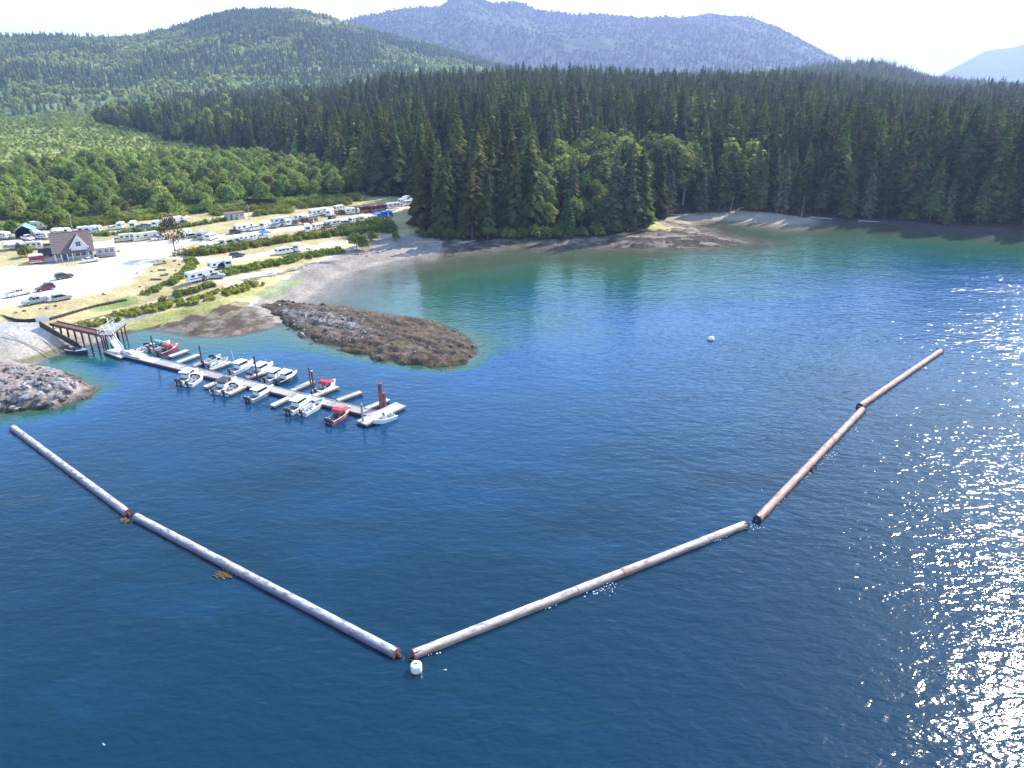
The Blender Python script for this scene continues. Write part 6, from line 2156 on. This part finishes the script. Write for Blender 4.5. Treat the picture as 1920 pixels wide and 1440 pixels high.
# ------------------------------------------------------------------ floating breakwater
def pipe_mat(name, base, rust, top, amt, toplim=0.25):
    """weathered steel tube: paint, rust blotches, bleached and bird-limed back, sides toned for shade"""
    m = bpy.data.materials.new(name)
    m.use_nodes = True
    nt = m.node_tree
    N, L = nt.nodes.new, nt.links.new
    b = nt.nodes['Principled BSDF']
    b.inputs['Roughness'].default_value = 0.7
    tc = N('ShaderNodeTexCoord')
    mp = N('ShaderNodeMapping'); mp.inputs['Scale'].default_value = (0.35, 1, 1)
    L(tc.outputs['Object'], mp.inputs[0])

    def noise(sc, det=5, rough=.6):
        n = N('ShaderNodeTexNoise'); n.inputs['Scale'].default_value = sc; n.inputs['Detail'].default_value = det; n.inputs['Roughness'].default_value = rough
        L(mp.outputs[0], n.inputs['Vector']); return n.outputs[0]

    def mix(a, c, f):
        x = N('ShaderNodeMix'); x.data_type = 'RGBA'
        if isinstance(a, tuple): x.inputs[6].default_value = (*a, 1)
        else: L(a, x.inputs[6])
        x.inputs[7].default_value = (*c, 1)
        L(f, x.inputs[0]); return x.outputs[2]

    def ramp(v, lo, hi):
        k = N('ShaderNodeMapRange'); k.inputs[1].default_value = lo; k.inputs[2].default_value = hi; L(v, k.inputs[0]); return k.outputs[0]
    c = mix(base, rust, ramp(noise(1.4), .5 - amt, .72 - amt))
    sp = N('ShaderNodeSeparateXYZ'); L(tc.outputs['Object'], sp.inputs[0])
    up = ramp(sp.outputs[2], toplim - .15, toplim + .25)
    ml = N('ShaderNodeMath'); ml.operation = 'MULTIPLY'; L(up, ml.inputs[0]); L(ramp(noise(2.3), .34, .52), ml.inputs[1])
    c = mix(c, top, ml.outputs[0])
    wl = ramp(sp.outputs[2], -.02, -.28)
    k2 = N('ShaderNodeMath'); k2.operation = 'MULTIPLY'; L(wl, k2.inputs[0]); L(ramp(noise(1.1), .2, .5), k2.inputs[1])
    c = mix(c, (0.05, 0.035, 0.03), k2.outputs[0])
    spots = ramp(noise(5.5, 2), .66, .72)
    c = mix(c, (0.09, 0.05, 0.04), spots)
    L(c, b.inputs['Base Color'])
    bp = N('ShaderNodeBump'); bp.inputs['Distance'].default_value = .05; L(noise(4), bp.inputs['Height']); L(bp.outputs[0], b.inputs['Normal'])
    return m


M_CHAIN = mat('rusty_chain', (0.12, 0.085, 0.07), 0.8, 0.4, 3)
M_RUSTCAP = mat('rusted_plate', (0.26, 0.09, 0.06), 0.85, 0.5, 2.5, col2=(0.10, 0.045, 0.04))
M_DKCAP = mat('dark_end_plate', (0.045, 0.035, 0.035), 0.85, 0.3, 2)
M_BAND = mat('weld_band', (0.30, 0.20, 0.17), 0.8, 0.4, 2)


def breakwater():
    whitepipe = pipe_mat('white_weathered_tube', (0.15, 0.135, 0.185), (0.10, 0.07, 0.07), (0.60, 0.57, 0.52), .0, .4)  # purple-dark base puts the tube's shaded side into the colour
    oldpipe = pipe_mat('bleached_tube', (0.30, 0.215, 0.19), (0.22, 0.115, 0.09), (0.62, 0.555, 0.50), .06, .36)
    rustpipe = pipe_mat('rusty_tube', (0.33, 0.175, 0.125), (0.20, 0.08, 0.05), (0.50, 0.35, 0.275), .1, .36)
    r_ = 0.57
    S = [((25, 803), (240, 963), whitepipe, M_BAND, M_RUSTCAP, 'white weathered floating tube, leftmost of the breakwater'),
         ((256, 970), (744, 1226), whitepipe, M_BAND, M_RUSTCAP, 'white weathered floating tube with a rusty end, left arm of the near corner'),
         ((775, 1228), (1397, 984), oldpipe, M_RUSTCAP, M_DKCAP, 'bleached floating tube meeting the white mooring buoy, right arm of the near corner'),
         ((1420, 974), (1617, 768), rustpipe, M_DKCAP, M_DKCAP, 'rusty pink floating tube, second from the outer end'),
         ((1612, 762), (1764, 658), rustpipe, M_DKCAP, M_DKCAP, 'rusty pink floating tube, outermost of the breakwater')]
    ends = []
    for i, (a, b, mt, ca, cb, lab) in enumerate(S):
        zc = .22
        p, q = GV(*a, zc), GV(*b, zc)
        L = (q - p).length
        c = (p + q) / 2
        o = empty('breakwater_tube', c, math.atan2(q.y - p.y, q.x - p.x), lab, 'breakwater tube', 'floating breakwater tubes')
        n = 20
        vs, fs = [], []
        rings = 48
        for k in range(rings + 1):
            x = -L / 2 + L * k / rings
            j = .012 * math.sin(k * 1.7 + i) + random.uniform(-.006, .006)
            for s in range(n):
                t = 2 * math.pi * s / n
                vs.append((x, (r_ + j) * math.cos(t), (r_ + j) * math.sin(t)))
        for k in range(rings):
            for s in range(n):
                fs.append((k * n + s, k * n + (s + 1) % n, k * n + n + (s + 1) % n, k * n + n + s))
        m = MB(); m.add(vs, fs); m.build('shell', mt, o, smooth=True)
        for k in range(1, 7):
            x = -L / 2 + L * k / 7
            w = MB(); w.tube((x - .05, 0, 0), (x + .05, 0, 0), r_ + .022, r_ + .022, n, caps=True); w.build('weld_band', mt if k % 3 else M_BAND, o)
        for s, cm in ((-1, ca), (1, cb)):
            w = MB(); w.tube((s * L / 2 - .06, 0, 0), (s * L / 2 + .05, 0, 0), r_ + .05, r_ + .05, n); co = w.build('end_plate', cm, o)
            e = MB(); e.box((s * (L / 2 + .28), 0, -.05), (.5, .12, .5)); e.tube((s * (L / 2 + .42), -.14, -.05), (s * (L / 2 + .42), .14, -.05), .16, .16, 8); e.build('towing_eye', M_RUSTCAP, co)
            for k in range(6):
                a_ = k * math.pi / 3
                e = MB(); e.box((s * (L / 2 - .25), (r_ + .03) * math.cos(a_), (r_ + .03) * math.sin(a_)), (.5, .08, .08)); e.build('stiffener', cm, co)
        if i == 2:                           # scarred joint a third of the way along
            w = MB(); w.tube((3.2, 0, 0), (4.2, 0, 0), r_ + .035, r_ + .03, n); w.build('repair_sleeve', rustpipe, o)
        if i == 3:
            w = MB(); w.box((-4.2, -.8, .1), (.3, .5, .2)); w.box((-2.9, -.8, .05), (.25, .45, .2)); w.build('bracket', M_DKCAP, o)
        if i in (3, 4):
            sgn = 1
            w = MB(); w.box((L / 2 - .35, .55, .45), (.35, .5, .3)); w.build('mooring_bracket', M_DKCAP, o)
        ends.append((GV(*a, .1), GV(*b, .1)))
    for (p, q, nm, lab) in ((ends[0][1], ends[1][0], 'chain', 'heavy chain linking the two left breakwater tubes'), (ends[1][1], GV(776, 1238, .3), 'chain', 'chain from the rusty tube end to the white mooring buoy'),
                            (ends[2][1], ends[3][0], 'chain', 'chain linking the bleached tube to the rusty one'), (ends[3][1], ends[4][0], 'chain', 'chain linking the two rusty outer tubes')):
        r = empty('mooring_chain', p, 0, lab, 'chain', 'chains between the breakwater tubes')
        d = q - p
        n = max(5, int(d.length / .34))
        for k in range(n):
            t0, t1 = k / n, (k + 1.15) / n
            sag = lambda t: -.28 * math.sin(math.pi * min(t, 1))
            a = d * t0 + Vector((0, 0, sag(t0))); b = d * t1 + Vector((0, 0, sag(t1)))
            m = MB(); m.bar(a, b, .16 if k % 2 else .07, .07 if k % 2 else .16); m.build('link', M_CHAIN, r)
    # the white mooring buoy at the near corner
    x, y = G(781, 1257, 0)
    b = empty('mooring_buoy', (x, y, 0), .3, 'white drum-shaped mooring buoy at the near corner of the breakwater', 'buoy')
    m = MB(); m.lathe((0, 0, 0), [(.45, -.5), (.56, -.4), (.58, -.1), (.58, .72), (.55, .82), (.47, .88), (.1, .9)], 24); m.build('drum', M_GEL, b, smooth=False)
    m = MB(); m.lathe((0, 0, 0), [(.585, -.2), (.59, -.02), (.59, .06), (.585, .1)], 24); m.build('weed_line', mat('weed_stain', (0.22, 0.22, 0.09), .9, .3, 4), b)
    m = MB(); m.tube((-.14, 0, .98), (.14, 0, .98), .05, .05, 8); m.bar((-.14, 0, .86), (-.14, 0, 1.0), .05); m.bar((.14, 0, .86), (.14, 0, 1.0), .05); m.build('lifting_eye', M_CHAIN, b)
    m = MB(); m.lathe((0, 0, 0), [(.585, .42), (.592, .44), (.592, .48), (.585, .5)], 24); m.build('seam', M_LAMP, b)
    # round white buoy in mid bay
    x, y = G(1333, 637, 0)
    b = empty('round_buoy', (x, y, 0), 0, 'round white buoy alone in the middle of the bay', 'buoy')
    pr = [(.05, -.7)] + [(.78 * math.sin(t), .12 - .78 * math.cos(t)) for t in np.linspace(.35, 2.9, 12)] + [(.1, .92)]
    m = MB(); m.lathe((0, 0, 0), pr, 20); m.build('ball', M_GEL, b, smooth=True)
    m = MB(); m.lathe((0, 0, 0), [(.77, -.12), (.80, -.05), (.80, .08), (.77, .14)], 20); m.build('waterline_band', M_HDARK, b)
    m = MB(); m.tube((0, 0, .9), (0, 0, 1.1), .07, .07, 8); m.build('lifting_eye', M_CHAIN, b)
    # kelp drifting against the tube
    kelp = foliage('brown_kelp', (0.12, 0.08, 0.04), (0.20, 0.14, 0.07), .2, .2, 1)
    for px, py, n, w, lab in ((422, 1077, 70, 1.1, 'brown clump of kelp drifting by the long white tube'), (236, 977, 36, .5, 'small tuft of kelp hanging off the joint of the left tubes')):
        x, y = G(px, py, 0)
        m = MB(); rr = random.Random(px)
        for k in range(n):
            a = rr.uniform(-.5, .5) + (math.pi if rr.random() < .4 else 0) - .5
            cx, cy = rr.gauss(0, w * .5), rr.gauss(0, w * .3)
            Lk, wk = rr.uniform(.25, .7), rr.uniform(.05, .12)
            dx, dy = math.cos(a) * Lk, math.sin(a) * Lk
            nx, ny = -math.sin(a) * wk, math.cos(a) * wk
            z0 = rr.uniform(.02, .14)
            m.add([(cx - nx, cy - ny, z0), (cx + dx - nx, cy + dy - ny, z0 + rr.uniform(-.05, .1)), (cx + dx + nx, cy + dy + ny, z0 + rr.uniform(-.05, .1)), (cx + nx, cy + ny, z0 + .02)], [(0, 1, 2, 3)])
        o = m.build('floating_kelp', kelp, loc=(x, y, 0))
        tag(o, lab, 'kelp')
    # broken water where wavelets slap the tubes
    foam = mat('sea_foam', (0.85, 0.87, 0.88), .6)
    m = MB(); rr = random.Random(8)
    spots = [((1108, 1112), (1150, 1097), 60, .5), ((1545, 862), (1562, 850), 40, .5), ((1405, 990), (1425, 985), 26, .4), ((1320, 1023), (1375, 1003), 20, .2), ((1020, 1145), (1045, 1132), 12, .15), ((1440, 965), (1475, 930), 16, .25), ((1500, 905), (1540, 868), 14, .25), ((800, 1232), (830, 1222), 6, .1)]
    for a, b, n, w in spots:
        p, q = GV(*a, 0), GV(*b, 0)
        for k in range(n):
            c = p.lerp(q, rr.random()) + Vector((rr.gauss(0, w), rr.gauss(0, w), rr.uniform(.03, .16)))
            s_ = rr.uniform(.03, .12)
            m.box(c, (s_ * rr.uniform(.8, 2), s_, s_ * .4), rz=rr.uniform(0, 3), taper=.5)
    tag(m.build('foam', foam), 'white flecks of broken water along the breakwater tubes', 'foam', None, 'stuff')
    # gulls resting on the water
    for k, (px, py) in enumerate(((835, 1257), (1428, 930 - 10), (195, 1397), (1697, 668))):
        x, y = G(px, py, 0)
        g = empty('gull', (x, y, 0), k * 1.3, ['white gull resting on the water right of the mooring buoy', 'white gull afloat inside the rusty tube near its chain', 'white gull afloat in the near left corner of the water', 'white gull afloat near the outermost tube'][k], 'gull', 'gulls resting on the water')
        g.scale = (.62, .62, .62)
        m = MB(); m.lathe((0, 0, .08), [(.02, -.1), (.09, -.07), (.12, 0), (.1, .06), (.03, .1)], 10)
        m.v = [(a * 2.0, b, c) for a, b, c in m.v]
        m.lathe((.2, 0, .22), [(.02, -.08), (.05, -.04), (.06, .02), (.03, .07)], 8)
        m.build('body', M_GEL, g, smooth=True)
        m = MB(); m.add([(.25, -.015, .23), (.25, .015, .23), (.34, 0, .22), (.26, 0, .2)], [(0, 1, 2), (0, 3, 2), (1, 3, 2), (0, 1, 3)]); m.build('beak', M_STRIPE, g)
        m = MB(); m.prism([(-.3, .14), (-.05, .2), (.08, .17), (.05, .1)], -.1, .1, inset=.03); m.build('wing', M_GREYP, g)


def haze():
    m = bpy.data.materials.new('sea_air')
    m.use_nodes = True
    nt = m.node_tree
    nt.nodes.clear()
    v = nt.nodes.new('ShaderNodeVolumePrincipled')
    v.inputs['Color'].default_value = (0.50, 0.61, 1.0, 1)
    v.inputs['Density'].default_value = 0.00013
    v.inputs['Anisotropy'].default_value = 0.25
    o = nt.nodes.new('ShaderNodeOutputMaterial')
    nt.links.new(v.outputs[0], o.inputs['Volume'])
    mb = MB(); mb.box((0, 5500, 350), (30000, 30000, 760))
    b = mb.build('haze', m)
    b['kind'] = 'stuff'
    b['label'] = 'thin blue haze in the air over the bay and the hills'
    b['category'] = 'haze'


# ------------------------------------------------------------------ build everything
near_land()
far_ground()
sea()
H1, H2 = hills()
rocks()
PAIRS = forest()
ALD, YOUNG, BUSH = broadleaf(PAIRS)
background_trees(H1, H2, YOUNG)
scrub()
more_scrub()
dark_bush(BUSH)
lodge()
edging()
ramp_and_pier()
docks()
boats()
campground()
breakwater()
haze()
